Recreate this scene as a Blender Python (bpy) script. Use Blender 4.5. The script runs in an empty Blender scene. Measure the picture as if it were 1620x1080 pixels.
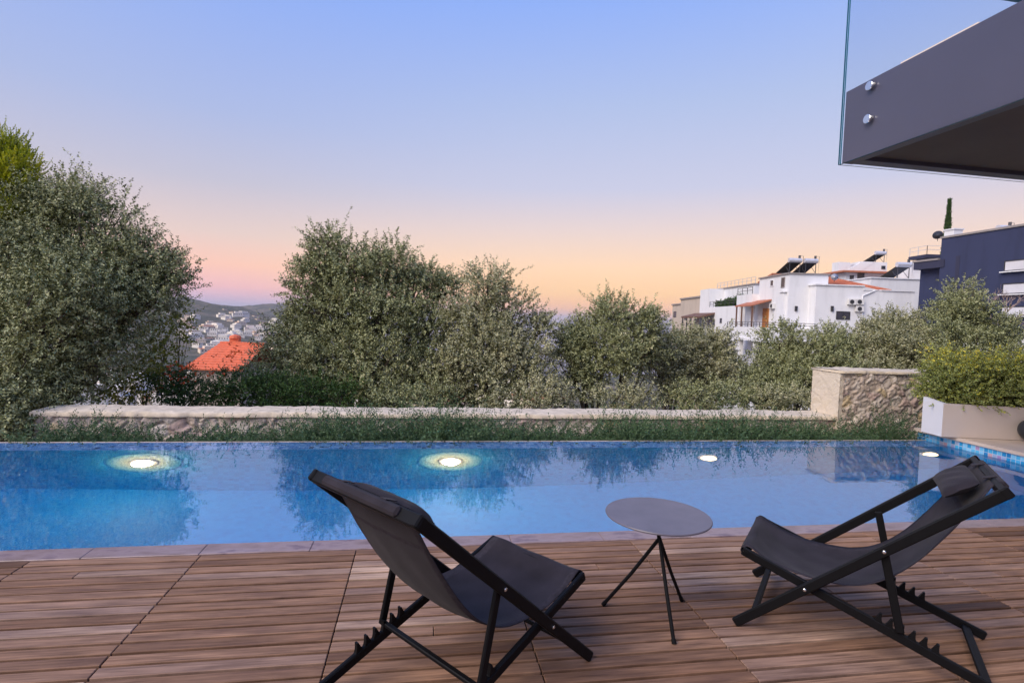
import bpy, math, random
import numpy as np
from mathutils import Vector, Matrix
PI=math.pi; R=math.radians
S=bpy.context.scene; COL=S.collection
# ------------------------------------------------------------------ camera
H=1.4; F=858.46; PITCH=0.04314; ROLL=0.03602; YAW=0.1683
fwd=np.array([math.sin(YAW)*math.cos(PITCH),math.cos(YAW)*math.cos(PITCH),-math.sin(PITCH)])
_r=np.array([math.cos(YAW),-math.sin(YAW),0.]); _u=np.cross(_r,fwd)
rgt=_r*math.cos(ROLL)+_u*math.sin(ROLL); upv=-_r*math.sin(ROLL)+_u*math.cos(ROLL)
cd=bpy.data.cameras.new('camera'); cam=bpy.data.objects.new('camera',cd); COL.objects.link(cam)
M=Matrix.Identity(4)
for i in range(3):
    M[i][0]=rgt[i]; M[i][1]=upv[i]; M[i][2]=-fwd[i]
M[2][3]=H
cam.matrix_world=M
cd.sensor_width=36; cd.lens=F/1620*36; cd.clip_start=.05; cd.clip_end=90000
S.camera=cam
# ------------------------------------------------------------------ world, sun, exposure
S.view_settings.view_transform='Standard'; S.view_settings.look='None'
S.view_settings.exposure=0.12; S.view_settings.gamma=1
SUN_EL=R(-2); SUN_AZ=R(35)
w=bpy.data.worlds.new('World'); S.world=w; w.use_nodes=True
nt=w.node_tree; nt.nodes.clear(); N=nt.nodes.new; L=nt.links.new
def lin(r,g,b):
    f=lambda v:(v/255/12.92 if v/255<=.04045 else ((v/255+.055)/1.055)**2.4)
    return (f(r),f(g),f(b),1)
tc=N('ShaderNodeTexCoord'); sep=N('ShaderNodeSeparateXYZ'); L(tc.outputs['Generated'],sep.inputs[0])
def ramp(stops):
    n=N('ShaderNodeValToRGB'); cr=n.color_ramp
    cr.elements[0].position=stops[0][0]; cr.elements[0].color=stops[0][1]
    cr.elements[1].position=stops[-1][0]; cr.elements[1].color=stops[-1][1]
    for p,c in stops[1:-1]:
        e=cr.elements.new(p); e.color=c
    L(sep.outputs['Z'],n.inputs[0]); return n
rl=ramp([(0,lin(190,170,210)),(.012,lin(215,182,208)),(.035,lin(246,190,192)),(.07,lin(252,200,180)),(.12,lin(226,202,196)),(.20,lin(192,190,208)),(.30,lin(168,182,222)),(.5,lin(134,168,240)),(1,lin(110,150,235))])
rr=ramp([(0,lin(240,188,170)),(.02,lin(255,194,146)),(.05,lin(255,208,156)),(.095,lin(253,214,178)),(.155,lin(230,208,202)),(.23,lin(196,198,222)),(.36,lin(172,188,226)),(.52,lin(136,170,242)),(1,lin(110,150,235))])
az=N('ShaderNodeVectorMath'); az.operation='DOT_PRODUCT'; az.inputs[1].default_value=(math.sin(R(38)),math.cos(R(38)),0)
L(tc.outputs['Generated'],az.inputs[0])
mr=N('ShaderNodeMapRange'); mr.interpolation_type='SMOOTHSTEP'; mr.inputs[1].default_value=.5; mr.inputs[2].default_value=.97
L(az.outputs['Value'],mr.inputs[0])
mx=N('ShaderNodeMix'); mx.data_type='RGBA'; L(mr.outputs[0],mx.inputs[0]); L(rl.outputs[0],mx.inputs[6]); L(rr.outputs[0],mx.inputs[7])
sky=N('ShaderNodeTexSky'); sky.sky_type='NISHITA'; sky.sun_disc=False; sky.sun_elevation=SUN_EL; sky.sun_rotation=SUN_AZ
bg1=N('ShaderNodeBackground'); bg1.inputs[1].default_value=1.0; L(mx.outputs[2],bg1.inputs[0])
bg2=N('ShaderNodeBackground'); bg2.inputs[1].default_value=.05; L(sky.outputs[0],bg2.inputs[0])
ad=N('ShaderNodeAddShader'); L(bg1.outputs[0],ad.inputs[0]); L(bg2.outputs[0],ad.inputs[1])
wo=N('ShaderNodeOutputWorld'); L(ad.outputs[0],wo.inputs[0])
sd=bpy.data.lights.new('sun','SUN'); sd.energy=3.8; sd.angle=R(45); sd.color=(1,.88,.74)
sun=bpy.data.objects.new('sun',sd); COL.objects.link(sun)
sun.rotation_euler=(R(50),0,R(-62))      # a soft afterglow from the upper left
# ------------------------------------------------------------------ helpers
rng=np.random.default_rng(7); random.seed(7)
def raydir(px,py): return fwd+rgt*(px-810)/F+upv*(540-py)/F
def at(px,py,Y=None,X=None,Z=None,D=None):
    d=raydir(px,py)
    if Y is not None: t=Y/d[1]
    elif X is not None: t=X/d[0]
    elif Z is not None: t=(Z-H)/d[2]
    else: t=D
    return np.array([0,0,H])+d*t
def depth(p): return float((np.array(p)-[0,0,H])@fwd)
class MB:
    def __init__(s): s.v=[];s.f=[];s.m=[];s.n=0;s.a=[]
    def add(s,v,f,m=0):
        b=s.n; s.v+= [tuple(map(float,p)) for p in v]; s.n+=len(v)
        for q in f: s.f.append(tuple(b+i for i in q)); s.m.append(m)
        return s
    def box(s,c,sz,rot=None,m=0,bev=0):
        c=np.array(c,float); h=np.array(sz,float)/2
        if bev:
            b=min(bev,h.min()*.49); P=[];
            # chamfered box: 24 verts
            sg=[(x,y,z) for x in(-1,1) for y in(-1,1) for z in(-1,1)]
            idx={}
            for k in sg:
                for ax in range(3):
                    q=np.array(k)*h
                    for o in range(3):
                        if o!=ax: q[o]-=k[o]*b
                    idx[k,ax]=len(P); P.append(q)
            fs=[]
            for ax in range(3):
                o1,o2=[(1,2),(2,0),(0,1)][ax]
                for sn in(-1,1):
                    q=[]
                    for a,bb in((-1,-1),(1,-1),(1,1),(-1,1)):
                        k=[0,0,0];k[ax]=sn;k[o1]=a;k[o2]=bb;q.append(idx[tuple(k),ax])
                    fs.append(q if sn>0 else q[::-1])
            for ax in range(3):      # edges parallel to ax
                o1,o2=[(1,2),(2,0),(0,1)][ax]
                for a in(-1,1):
                    for bb in(-1,1):
                        k=[0,0,0];k[o1]=a;k[o2]=bb;k0=list(k);k0[ax]=-1;k1=list(k);k1[ax]=1
                        q=[idx[tuple(k0),o1],idx[tuple(k1),o1],idx[tuple(k1),o2],idx[tuple(k0),o2]]
                        fs.append(q if a*bb<0 else q[::-1])
            for k in sg:
                q=[idx[k,0],idx[k,1],idx[k,2]]; fs.append(q if k[0]*k[1]*k[2]>0 else q[::-1])
            P=np.array(P)
        else:
            P=np.array([(x,y,z) for z in(-1,1) for y in(-1,1) for x in(-1,1)])*h
            fs=[(0,2,3,1),(4,5,7,6),(0,1,5,4),(2,6,7,3),(0,4,6,2),(1,3,7,5)]
        if rot is not None: P=P@np.array(rot).T
        return s.add(P+c,fs,m)
    def span(s,a,b,m=0,bev=0):
        a=np.array(a,float);b=np.array(b,float); return s.box((a+b)/2,np.abs(b-a),m=m,bev=bev)
    def bar(s,a,b,wd,ht,side=(0,1,0),m=0,bev=.003):
        a=np.array(a,float);b=np.array(b,float);d=b-a;Ln=np.linalg.norm(d);d/=Ln
        side=np.array(side,float);side-=d*(side@d);side/=np.linalg.norm(side);n=np.cross(d,side)
        return s.box((a+b)/2,(Ln,wd,ht),np.stack([d,side,n],1),m,bev)
    def tube(s,pts,rad,k=8,m=0,cap=True):
        pts=np.array(pts,float);n=len(pts);rad=np.broadcast_to(np.array(rad,float),(n,))
        T=np.gradient(pts,axis=0);T/=np.linalg.norm(T,axis=1)[:,None]+1e-12
        ref=np.array([0,0,1.]) if abs(T[0,2])<.9 else np.array([1.,0,0])
        V=[]
        for i in range(n):
            a=np.cross(T[i],ref);a/=np.linalg.norm(a)+1e-12;b=np.cross(T[i],a);ref=-np.cross(T[i],a) if False else ref
            for j in range(k):
                t=2*PI*j/k;V.append(pts[i]+rad[i]*(a*math.cos(t)+b*math.sin(t)))
        fs=[(i*k+j,i*k+(j+1)%k,(i+1)*k+(j+1)%k,(i+1)*k+j) for i in range(n-1) for j in range(k)]
        if cap: fs+= [tuple(range(k))[::-1],tuple((n-1)*k+j for j in range(k))]
        return s.add(V,fs,m)
    def poly(s,pts,z0,z1,m=0):
        n=len(pts); V=[(x,y,z0) for x,y in pts]+[(x,y,z1) for x,y in pts]
        return s.add(V,[tuple(range(n))[::-1],tuple(range(n,2*n))]+[(i,(i+1)%n,n+(i+1)%n,n+i) for i in range(n)],m)
    def lathe(s,c,prof,k=24,m=0,axis=None):
        V=[];c=np.array(c,float)
        for r_,z_ in prof:
            for j in range(k):
                t=2*PI*j/k; V.append((r_*math.cos(t),r_*math.sin(t),z_))
        V=np.array(V)
        if axis is not None:
            q=Vector((0,0,1)).rotation_difference(Vector(axis)).to_matrix(); V=V@np.array(q).T
        n=len(prof)
        fs=[(i*k+j,i*k+(j+1)%k,(i+1)*k+(j+1)%k,(i+1)*k+j) for i in range(n-1) for j in range(k)]
        fs+=[tuple(range(k))[::-1],tuple((n-1)*k+j for j in range(k))]
        return s.add(V+c,fs,m)
    def build(s,name,mats,parent=None,smooth=False,world=False):
        me=bpy.data.meshes.new(name); v=np.array(s.v)
        if world and parent is not None:
            pl_=np.array(parent.location);q_=parent.parent
            while q_ is not None: pl_=pl_+np.array(q_.location);q_=q_.parent
            v=v-pl_; c,sn=math.cos(-parent.rotation_euler.z),math.sin(-parent.rotation_euler.z)
            v=np.stack([v[:,0]*c-v[:,1]*sn,v[:,0]*sn+v[:,1]*c,v[:,2]],1)
        me.from_pydata([tuple(p) for p in v],[],s.f)
        mats=mats if isinstance(mats,(list,tuple)) else [mats]
        for q in mats: me.materials.append(q)
        if len(mats)>1: me.polygons.foreach_set('material_index',s.m)
        if smooth: me.polygons.foreach_set('use_smooth',[True]*len(me.polygons))
        me.update()
        o=bpy.data.objects.new(name,me); COL.objects.link(o); o.parent=parent
        return o
def tag(o,label=None,cat=None,group=None,kind=None):
    if label:o['label']=label
    if cat:o['category']=cat
    if group:o['group']=group
    if kind:o['kind']=kind
    return o
def empty(name,loc,rz=0,**k):
    o=bpy.data.objects.new(name,None);COL.objects.link(o);o.location=tuple(map(float,loc));o.rotation_euler=(0,0,rz);o.empty_display_size=.2
    return tag(o,**k)
def copy_tree(o,parent=None):
    c=o.copy();COL.objects.link(c);c.parent=parent
    for ch in list(o.children): copy_tree(ch,c)
    return c
def fastmesh(name,V,nper,mat,parent=None,attrs=None,smooth=False):
    """V: (n,nper,3) loose polygons"""
    n=len(V);me=bpy.data.meshes.new(name)
    me.vertices.add(n*nper);me.vertices.foreach_set('co',np.ascontiguousarray(V,dtype=np.float32).ravel())
    me.loops.add(n*nper);me.loops.foreach_set('vertex_index',np.arange(n*nper,dtype=np.int32))
    me.polygons.add(n);me.polygons.foreach_set('loop_start',np.arange(0,n*nper,nper,dtype=np.int32))
    try: me.polygons.foreach_set('loop_total',np.full(n,nper,dtype=np.int32))
    except Exception: pass
    for k,a in (attrs or {}).items():
        at_=me.attributes.new(k,'FLOAT','POINT');at_.data.foreach_set('value',np.repeat(a.astype(np.float32),nper))
    me.update(calc_edges=True)
    me.materials.append(mat)
    o=bpy.data.objects.new(name,me);COL.objects.link(o);o.parent=parent
    return o
# ------------------------------------------------------------------ materials
class MT:
    def __init__(s,name,col=(.5,.5,.5),rough=.6,metal=0,spec=.5):
        s.mat=bpy.data.materials.new(name);s.mat.use_nodes=True;s.t=s.mat.node_tree
        s.p=s.t.nodes['Principled BSDF'];s.out=s.t.nodes['Material Output']
        s.p.inputs['Base Color'].default_value=(*col[:3],1);s.p.inputs['Roughness'].default_value=rough;s.p.inputs['Metallic'].default_value=metal
        s.p.inputs['Specular IOR Level'].default_value=spec
    def n(s,t,**k):
        q=s.t.nodes.new(t)
        for a,b in k.items():
            if a.startswith('i_'): q.inputs[a[2:].replace('_',' ')].default_value=b
            else: setattr(q,a,b)
        return q
    def l(s,a,b): s.t.links.new(a,b);return s
    def coord(s,kind='Object',scale=(1,1,1)):
        c=s.n('ShaderNodeTexCoord');m=s.n('ShaderNodeMapping');m.inputs['Scale'].default_value=scale;s.l(c.outputs[kind],m.inputs[0]);return m.outputs[0]
    def noise(s,vec,scale,detail=4,rough=.55):
        q=s.n('ShaderNodeTexNoise');q.inputs['Scale'].default_value=scale;q.inputs['Detail'].default_value=detail;q.inputs['Roughness'].default_value=rough;s.l(vec,q.inputs['Vector']);return q.outputs['Fac']
    def ramp(s,fac,stops):
        q=s.n('ShaderNodeValToRGB');cr=q.color_ramp;cr.elements[0].position=stops[0][0];cr.elements[0].color=(*stops[0][1][:3],1)
        cr.elements[1].position=stops[-1][0];cr.elements[1].color=(*stops[-1][1][:3],1)
        for p,c in stops[1:-1]: cr.elements.new(p).color=(*c[:3],1)
        s.l(fac,q.inputs[0]);return q.outputs[0]
    def mix(s,f,a,b,mode='MIX'):
        q=s.n('ShaderNodeMix',data_type='RGBA',blend_type=mode)
        for v,i in((f,0),(a,6),(b,7)):
            if hasattr(v,'links'): s.l(v,q.inputs[i])
            else: q.inputs[i].default_value=v if i==0 else (*v[:3],1)
        return q.outputs[2]
    def base(s,o): s.l(o,s.p.inputs['Base Color']);return s
    def bump(s,h,strength=.3,dist=.01):
        b=s.n('ShaderNodeBump');b.inputs['Strength'].default_value=strength;b.inputs['Distance'].default_value=dist;s.l(h,b.inputs['Height']);s.l(b.outputs[0],s.p.inputs['Normal']);return s
    def attr(s,name): return s.n('ShaderNodeAttribute',attribute_name=name)
def simple(name,col,rough=.6,metal=0,var=.12,scale=3,bump=0,bs=60,spec=.5):
    m=MT(name,col,rough,metal,spec);c=m.coord()
    f=m.noise(c,scale,5)
    a=tuple(v*(1-var) for v in col[:3]);b=tuple(min(1,v*(1+var)) for v in col[:3])
    m.base(m.ramp(f,[(.3,a),(.7,b)]))
    if bump: m.bump(m.noise(c,bs,4),bump,.004)
    return m.mat
def leafmat(name,stops,rough=.5,trans=.25,back=None):
    m=MT(name,(.1,.1,.1),rough,spec=.35)
    a=m.attr('v').outputs['Fac'];c=m.ramp(a,stops)
    if back is not None:
        g=m.n('ShaderNodeNewGeometry'); c=m.mix(g.outputs['Backfacing'],c,back)
    m.base(c)
    tr=m.n('ShaderNodeBsdfTranslucent');m.l(c,tr.inputs[0]);ms=m.n('ShaderNodeMixShader');ms.inputs[0].default_value=trans
    m.l(m.p.outputs[0],ms.inputs[1]);m.l(tr.outputs[0],ms.inputs[2]);m.l(ms.outputs[0],m.out.inputs[0])
    return m.mat
K={}
K['olive']=leafmat('olive_leaf',trans=.10,stops=[(0,(.030,.040,.010)),(.35,(.085,.10,.026)),(.6,(.20,.215,.075)),(.8,(.44,.43,.20)),(1,(.90,.82,.54))],back=(.38,.40,.20))  # leaf tones vary; palest stops put light highlights into the colour
K['olive2']=leafmat('olive_leaf_dusty',trans=.10,stops=[(0,(.035,.045,.015)),(.35,(.105,.12,.035)),(.6,(.25,.25,.105)),(.8,(.52,.48,.27)),(1,(.92,.84,.62))],back=(.45,.44,.26))  # paler leaf variant, its top stops likewise painted highlights
K['green']=leafmat('dark_green_leaf',[(0,(.025,.05,.012)),(.6,(.06,.12,.025)),(1,(.13,.22,.05))])
K['yellow']=leafmat('yellow_green_leaf',[(0,(.10,.13,.015)),(.5,(.28,.30,.04)),(1,(.55,.47,.10))],trans=.35)
K['cypress']=leafmat('gold_cypress_leaf',[(0,(.10,.17,.01)),(.5,(.36,.40,.015)),(1,(.75,.66,.03))],trans=.3)
K['hedge']=leafmat('hedge_leaf',[(0,(.05,.08,.02)),(.35,(.18,.23,.06)),(.6,(.32,.36,.09)),(.75,(.60,.60,.08)),(1,(.95,.80,.12))],back=(.34,.38,.13))
K['shrub']=leafmat('fine_shrub_leaf',[(0,(.035,.075,.03)),(.6,(.075,.135,.055)),(1,(.15,.22,.10))])
K['flower']=leafmat('orange_petal',[(0,(.75,.10,.03)),(1,(.95,.22,.06))],trans=.3)
K['bark']=simple('bark',(.10,.075,.055),.9,var=.35,scale=12,bump=.5,bs=40)
K['twig']=simple('pale_twig',(.34,.25,.22),.8)
K['black']=simple('black_powder_coat',(.005,.005,.006),.5,var=.1,scale=20,bump=.05,bs=900,spec=.14)
K['steel']=simple('brushed_steel',(.75,.76,.78),.25,1,var=.05)
K['fabricK']=None
m=MT('sling_fabric',(.03,.03,.033),.8,spec=.15); c=m.coord('Object',(1,1,1))
wv=m.n('ShaderNodeTexWave',wave_type='BANDS',bands_direction='Y');wv.inputs['Scale'].default_value=160;m.l(c,wv.inputs['Vector'])
wv2=m.n('ShaderNodeTexWave',wave_type='BANDS',bands_direction='X');wv2.inputs['Scale'].default_value=160;m.l(c,wv2.inputs['Vector'])
f=m.noise(c,9,4); m.base(m.ramp(f,[(.3,(.016,.013,.017)),(.7,(.028,.023,.030))]))
mm=m.n('ShaderNodeMath',operation='MULTIPLY');m.l(wv.outputs['Fac'],mm.inputs[0]);m.l(wv2.outputs['Fac'],mm.inputs[1]);m.bump(mm.outputs[0],.25,.001)
m.p.inputs['Sheen Weight'].default_value=.05; m.p.inputs['Sheen Roughness'].default_value=.5
K['fabric']=m.mat
K['hem']=simple('sling_hem',(.034,.029,.036),.85,var=.25,scale=60,bump=.5,bs=250,spec=.15)
m=MT('table_top_metal',(.035,.032,.04),.36);c=m.coord();m.base(m.ramp(m.noise(c,6,5),[(.3,(.10,.09,.115)),(.7,(.14,.125,.155))]));m.bump(m.noise(c,700,2),.08,.001);K['tabletop']=m.mat
# wood boards
m=MT('deck_wood',(.2,.12,.09),.62,spec=.18);c=m.coord('Object',(1,1,1));v=m.attr('v').outputs['Fac']
add=m.n('ShaderNodeCombineXYZ');mu=m.n('ShaderNodeMath',operation='MULTIPLY');mu.inputs[1].default_value=37.;m.l(v,mu.inputs[0]);m.l(mu.outputs[0],add.inputs[2])
va=m.n('ShaderNodeVectorMath',operation='ADD');m.l(c,va.inputs[0]);m.l(add.outputs[0],va.inputs[1])
ms=m.n('ShaderNodeMapping');ms.inputs['Scale'].default_value=(1.6,38,1);m.l(va.outputs[0],ms.inputs[0])
g1=m.noise(ms.outputs[0],2.2,6,.65)
ms2=m.n('ShaderNodeMapping');ms2.inputs['Scale'].default_value=(2.2,9,1);m.l(va.outputs[0],ms2.inputs[0]);g2=m.noise(ms2.outputs[0],1.6,4)
b0=m.ramp(v,[(0,(.10,.054,.034)),(.25,(.19,.104,.064)),(.5,(.275,.158,.10)),(.75,(.27,.172,.128)),(1,(.52,.36,.255))])
b1=m.mix(.72,b0,m.ramp(g1,[(.28,(.25,.22,.22)),(.46,(.85,.83,.82)),(.56,(1.1,1.1,1.1)),(.72,(1.7,1.65,1.6))]),'MULTIPLY')
b2=m.mix(.6,b1,m.ramp(g2,[(.3,(.50,.46,.50)),(.55,(1,1,1)),(.75,(1.3,1.25,1.25))]),'MULTIPLY')
m.base(b2);m.bump(g1,.35,.002);m.l(m.ramp(g2,[(.3,(.55,)*3),(.7,(.85,)*3)]),m.p.inputs['Roughness']);K['wood']=m.mat
K['dark']=simple('dark_void',(.012,.010,.010),.9)
# marble coping
m=MT('coping_marble',(.4,.35,.4),.35);c=m.coord('Object',(1,2.5,1));n1=m.noise(c,3.2,8,.65)
m.base(m.ramp(n1,[(.25,(.10,.06,.06)),(.42,(.22,.15,.14)),(.55,(.29,.21,.21)),(.66,(.14,.09,.11)),(.8,(.42,.33,.29))]));m.bump(n1,.15,.003);K['coping']=m.mat
m=MT('terrace_stone',(.55,.45,.38),.7);c=m.coord();m.base(m.ramp(m.noise(c,2.5,6),[(.3,(.50,.40,.33)),(.7,(.62,.51,.43))]));m.bump(m.noise(c,90,3),.1,.003);K['terrace']=m.mat
# mosaic tile
def mosaic(name,cols,size=.05,rough=.15,grout=(.25,.38,.5)):
    m=MT(name,(.1,.3,.6),rough);c=m.coord('Object',(1/size,)*3)
    # cell id per tile via snapped coordinates (offset to keep faces off the lattice)
    of=m.n('ShaderNodeVectorMath',operation='ADD');of.inputs[1].default_value=(.013,.5013,.5013);m.l(c,of.inputs[0])
    fl=m.n('ShaderNodeVectorMath',operation='FLOOR');m.l(of.outputs[0],fl.inputs[0])
    wn=m.n('ShaderNodeTexWhiteNoise',noise_dimensions='3D');m.l(fl.outputs[0],wn.inputs['Vector'])
    col=m.ramp(wn.outputs['Value'],cols)
    fr=m.n('ShaderNodeVectorMath',operation='FRACTION');m.l(of.outputs[0],fr.inputs[0])
    sp=m.n('ShaderNodeSeparateXYZ');m.l(fr.outputs[0],sp.inputs[0])
    gs=[]
    geo=m.n('ShaderNodeNewGeometry');sn=m.n('ShaderNodeSeparateXYZ');m.l(geo.outputs['Normal'],sn.inputs[0])
    for i in range(3):
        d=m.n('ShaderNodeMath',operation='SUBTRACT');d.inputs[1].default_value=.5;m.l(sp.outputs[i],d.inputs[0])
        a=m.n('ShaderNodeMath',operation='ABSOLUTE');m.l(d.outputs[0],a.inputs[0])
        g=m.n('ShaderNodeMath',operation='GREATER_THAN');g.inputs[1].default_value=.45;m.l(a.outputs[0],g.inputs[0])
        na=m.n('ShaderNodeMath',operation='ABSOLUTE');m.l(sn.outputs[i],na.inputs[0])
        ls=m.n('ShaderNodeMath',operation='LESS_THAN');ls.inputs[1].default_value=.5;m.l(na.outputs[0],ls.inputs[0])
        q=m.n('ShaderNodeMath',operation='MULTIPLY');m.l(g.outputs[0],q.inputs[0]);m.l(ls.outputs[0],q.inputs[1]);gs.append(q.outputs[0])
    x1=m.n('ShaderNodeMath',operation='MAXIMUM');m.l(gs[0],x1.inputs[0]);m.l(gs[1],x1.inputs[1])
    x2=m.n('ShaderNodeMath',operation='MAXIMUM');m.l(x1.outputs[0],x2.inputs[0]);m.l(gs[2],x2.inputs[1])
    m.base(m.mix(x2.outputs[0],col,grout));return m.mat
BL=[(0,(.002,.23,.62)),(.3,(.002,.26,.66)),(.55,(.002,.27,.68)),(.8,(.003,.29,.70)),(1,(.003,.22,.60))]
K['pooltile']=mosaic('pool_mosaic',BL,.05,.6,(.003,.265,.67))
K['poolwall']=mosaic('pool_wall_mosaic',[(0,(.03,.38,.72)),(.5,(.035,.46,.82)),(.9,(.04,.52,.86)),(1,(.03,.28,.60))],.05,.6,(.035,.46,.82))
m_=mosaic('waterline_mosaic',[(0,(.02,.16,.42)),(.25,(.03,.30,.62)),(.5,(.10,.45,.75)),(.72,(.25,.55,.8)),(.82,(.35,.25,.5)),(.9,(.55,.35,.35)),(1,(.15,.4,.7))],.05,.12,(.45,.55,.65));K['mosaic']=m_
K['weir']=mosaic('weir_mosaic',[(0,(.08,.25,.65)),(.6,(.15,.38,.78)),(.9,(.3,.5,.85)),(.97,(.02,.08,.25)),(1,(.02,.08,.25))],.05,.15,(.3,.45,.75))
# water
m=MT('pool_water');t=m.t;t.nodes.remove(m.p)
gl=m.n('ShaderNodeBsdfRefraction');gl.inputs['IOR'].default_value=1.333;gl.inputs['Roughness'].default_value=0;gl.inputs['Color'].default_value=(.90,.97,1,1);gs_=m.n('ShaderNodeBsdfGlossy');gs_.inputs['Roughness'].default_value=0.0;fw=m.n('ShaderNodeFresnel');fw.inputs[0].default_value=4.6;ge=m.n('ShaderNodeNewGeometry');nb=m.n('ShaderNodeMath',operation='SUBTRACT');nb.inputs[0].default_value=1;m.l(ge.outputs['Backfacing'],nb.inputs[1]);fm=m.n('ShaderNodeMath',operation='MULTIPLY');m.l(fw.outputs[0],fm.inputs[0]);m.l(nb.outputs[0],fm.inputs[1]);wx=m.n('ShaderNodeMixShader');m.l(fm.outputs[0],wx.inputs[0]);m.l(gl.outputs[0],wx.inputs[1]);m.l(gs_.outputs[0],wx.inputs[2])
c=m.coord();n1=m.noise(c,5,3);n2=m.noise(c,38,2)
vm=m.n('ShaderNodeVectorMath',operation='SUBTRACT');vm.inputs[1].default_value=(2.877,4.571,0);m.l(c,vm.inputs[0])
ln=m.n('ShaderNodeVectorMath',operation='LENGTH');m.l(vm.outputs[0],ln.inputs[0])
k1=m.n('ShaderNodeMath',operation='MULTIPLY');k1.inputs[1].default_value=110;m.l(ln.outputs['Value'],k1.inputs[0])
si=m.n('ShaderNodeMath',operation='SINE');m.l(k1.outputs[0],si.inputs[0])
fo=m.n('ShaderNodeMapRange',interpolation_type='SMOOTHSTEP');fo.inputs[1].default_value=.21;fo.inputs[2].default_value=.07;fo.inputs[3].default_value=0;fo.inputs[4].default_value=1;m.l(ln.outputs['Value'],fo.inputs[0])
rp=m.n('ShaderNodeMath',operation='MULTIPLY');m.l(si.outputs[0],rp.inputs[0]);m.l(fo.outputs[0],rp.inputs[1])
s1=m.n('ShaderNodeMath',operation='MULTIPLY_ADD');s1.inputs[1].default_value=.06;m.l(n2,s1.inputs[0]);m.l(n1,s1.inputs[2])
s2=m.n('ShaderNodeMath',operation='MULTIPLY_ADD');s2.inputs[1].default_value=.18;m.l(rp.outputs[0],s2.inputs[0]);m.l(s1.outputs[0],s2.inputs[2])
bp=m.n('ShaderNodeBump');bp.inputs['Strength'].default_value=1;bp.inputs['Distance'].default_value=.0008;m.l(s2.outputs[0],bp.inputs['Height']);m.l(bp.outputs[0],gl.inputs['Normal']);m.l(bp.outputs[0],gs_.inputs['Normal'])
m.l(wx.outputs[0],m.out.inputs[0]);K['water']=m.mat
# glass pane
def glassmat(name,tint=(.985,.99,1.0)):
    m=MT(name);m.t.nodes.remove(m.p);lw=m.n('ShaderNodeLayerWeight');pw=m.n('ShaderNodeMath',operation='POWER');pw.inputs[1].default_value=5;m.l(lw.outputs['Facing'],pw.inputs[0]);lw.inputs[0].default_value=.5;fr=m.n('ShaderNodeMath',operation='MULTIPLY_ADD');fr.inputs[1].default_value=.9;fr.inputs[2].default_value=.03;m.l(pw.outputs[0],fr.inputs[0])
    tr=m.n('ShaderNodeBsdfTransparent');tr.inputs[0].default_value=(*tint,1);g=m.n('ShaderNodeBsdfGlossy');g.inputs['Roughness'].default_value=.01
    x=m.n('ShaderNodeMixShader');m.l(fr.outputs[0],x.inputs[0]);m.l(tr.outputs[0],x.inputs[1]);m.l(g.outputs[0],x.inputs[2]);m.l(x.outputs[0],m.out.inputs[0]);return m.mat
K['glass']=glassmat('clear_glass');K['glassedge']=simple('teal_glass_edge',(.01,.13,.20),.15)
K['fascia']=simple('painted_fascia',(.072,.066,.098),.42,var=.08,scale=1.3,bump=.12,bs=500)
K['soffit']=simple('brown_soffit',(.095,.065,.045),.7,var=.15,scale=2)
K['cream']=simple('cream_stucco',(.62,.54,.44),.8,var=.04,scale=2)
K['peach']=simple('plain_peach',(.85,.70,.56),.8,var=.03)
def stucco(name,col,stain=.08):
    m=MT(name,col,.85);c=m.coord('Object',(1,1,.25));f=m.noise(c,.9,6,.6);c2=m.coord()
    m.base(m.ramp(f,[(.25,tuple(v*(1-stain*2) for v in col)),(.5,col),(.75,tuple(min(1,v*(1+stain*.5)) for v in col))]));m.bump(m.noise(c2,30,4),.15,.01);return m.mat
K['white']=stucco('white_stucco',(.74,.74,.76));K['beige']=stucco('beige_stucco',(.50,.42,.35));K['navy']=stucco('navy_render',(.028,.036,.090),.12)
K['navydark']=stucco('dark_navy_render',(.028,.03,.065));K['coffer']=simple('grey_coping',(.28,.25,.24),.8)
K['planter']=simple('planter_paint',(.60,.52,.47),.6,var=.04,scale=2,bump=.05,bs=200);K['planter_lit']=simple('planter_lit_side',(.66,.66,.70),.6,var=.03,scale=2)  # second tone: brighter light on the side panel put into its colour
m=MT('roof_tile',(.4,.12,.06),.75);c=m.coord();vv=m.noise(c,1.2,5)
m.base(m.ramp(vv,[(.3,(.36,.10,.05)),(.7,(.52,.18,.09))]));K['roof']=m.mat
K['redroof']=simple('orange_roof_tile',(.66,.145,.06),.7,var=.2,scale=4)
K['window']=simple('window_glass',(.03,.035,.05),.08,var=.2,scale=.5);K['winbright']=simple('pale_reflection_glass',(.62,.62,.66),.12,var=.12,scale=.3)  # second glass has a bright reflection put into its pale base colour
K['frame']=simple('dark_window_frame',(.03,.03,.035),.5);K['wframe']=simple('white_window_frame',(.75,.75,.77),.5);K['door']=simple('orange_wood_door',(.45,.16,.02),.5)
K['acwhite']=simple('air_conditioner_casing',(.68,.67,.66),.5);K['tank']=simple('galvanised_tank',(.62,.62,.66),.35,.3);K['panel']=simple('solar_panel_glass',(.02,.016,.014),.35)
K['rail']=simple('dark_rail_metal',(.06,.06,.07),.4);K['wood2']=simple('pergola_wood',(.14,.07,.045),.7)
K['canopy']=simple('clay_canopy_tile',(.42,.15,.08),.75,var=.2,scale=3)
m=MT('lamp_light');m.t.nodes.remove(m.p);e=m.n('ShaderNodeEmission');e.inputs[0].default_value=(1,.70,.38,1);e.inputs[1].default_value=150;m.l(e.outputs[0],m.out.inputs[0]);K['lamp']=m.mat
K['lamp2']=m.mat.copy();K['lamp2'].name='lamp_light_dim'
for n_ in K['lamp2'].node_tree.nodes:
    if n_.type=='EMISSION': n_.inputs[1].default_value=4.5
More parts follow.
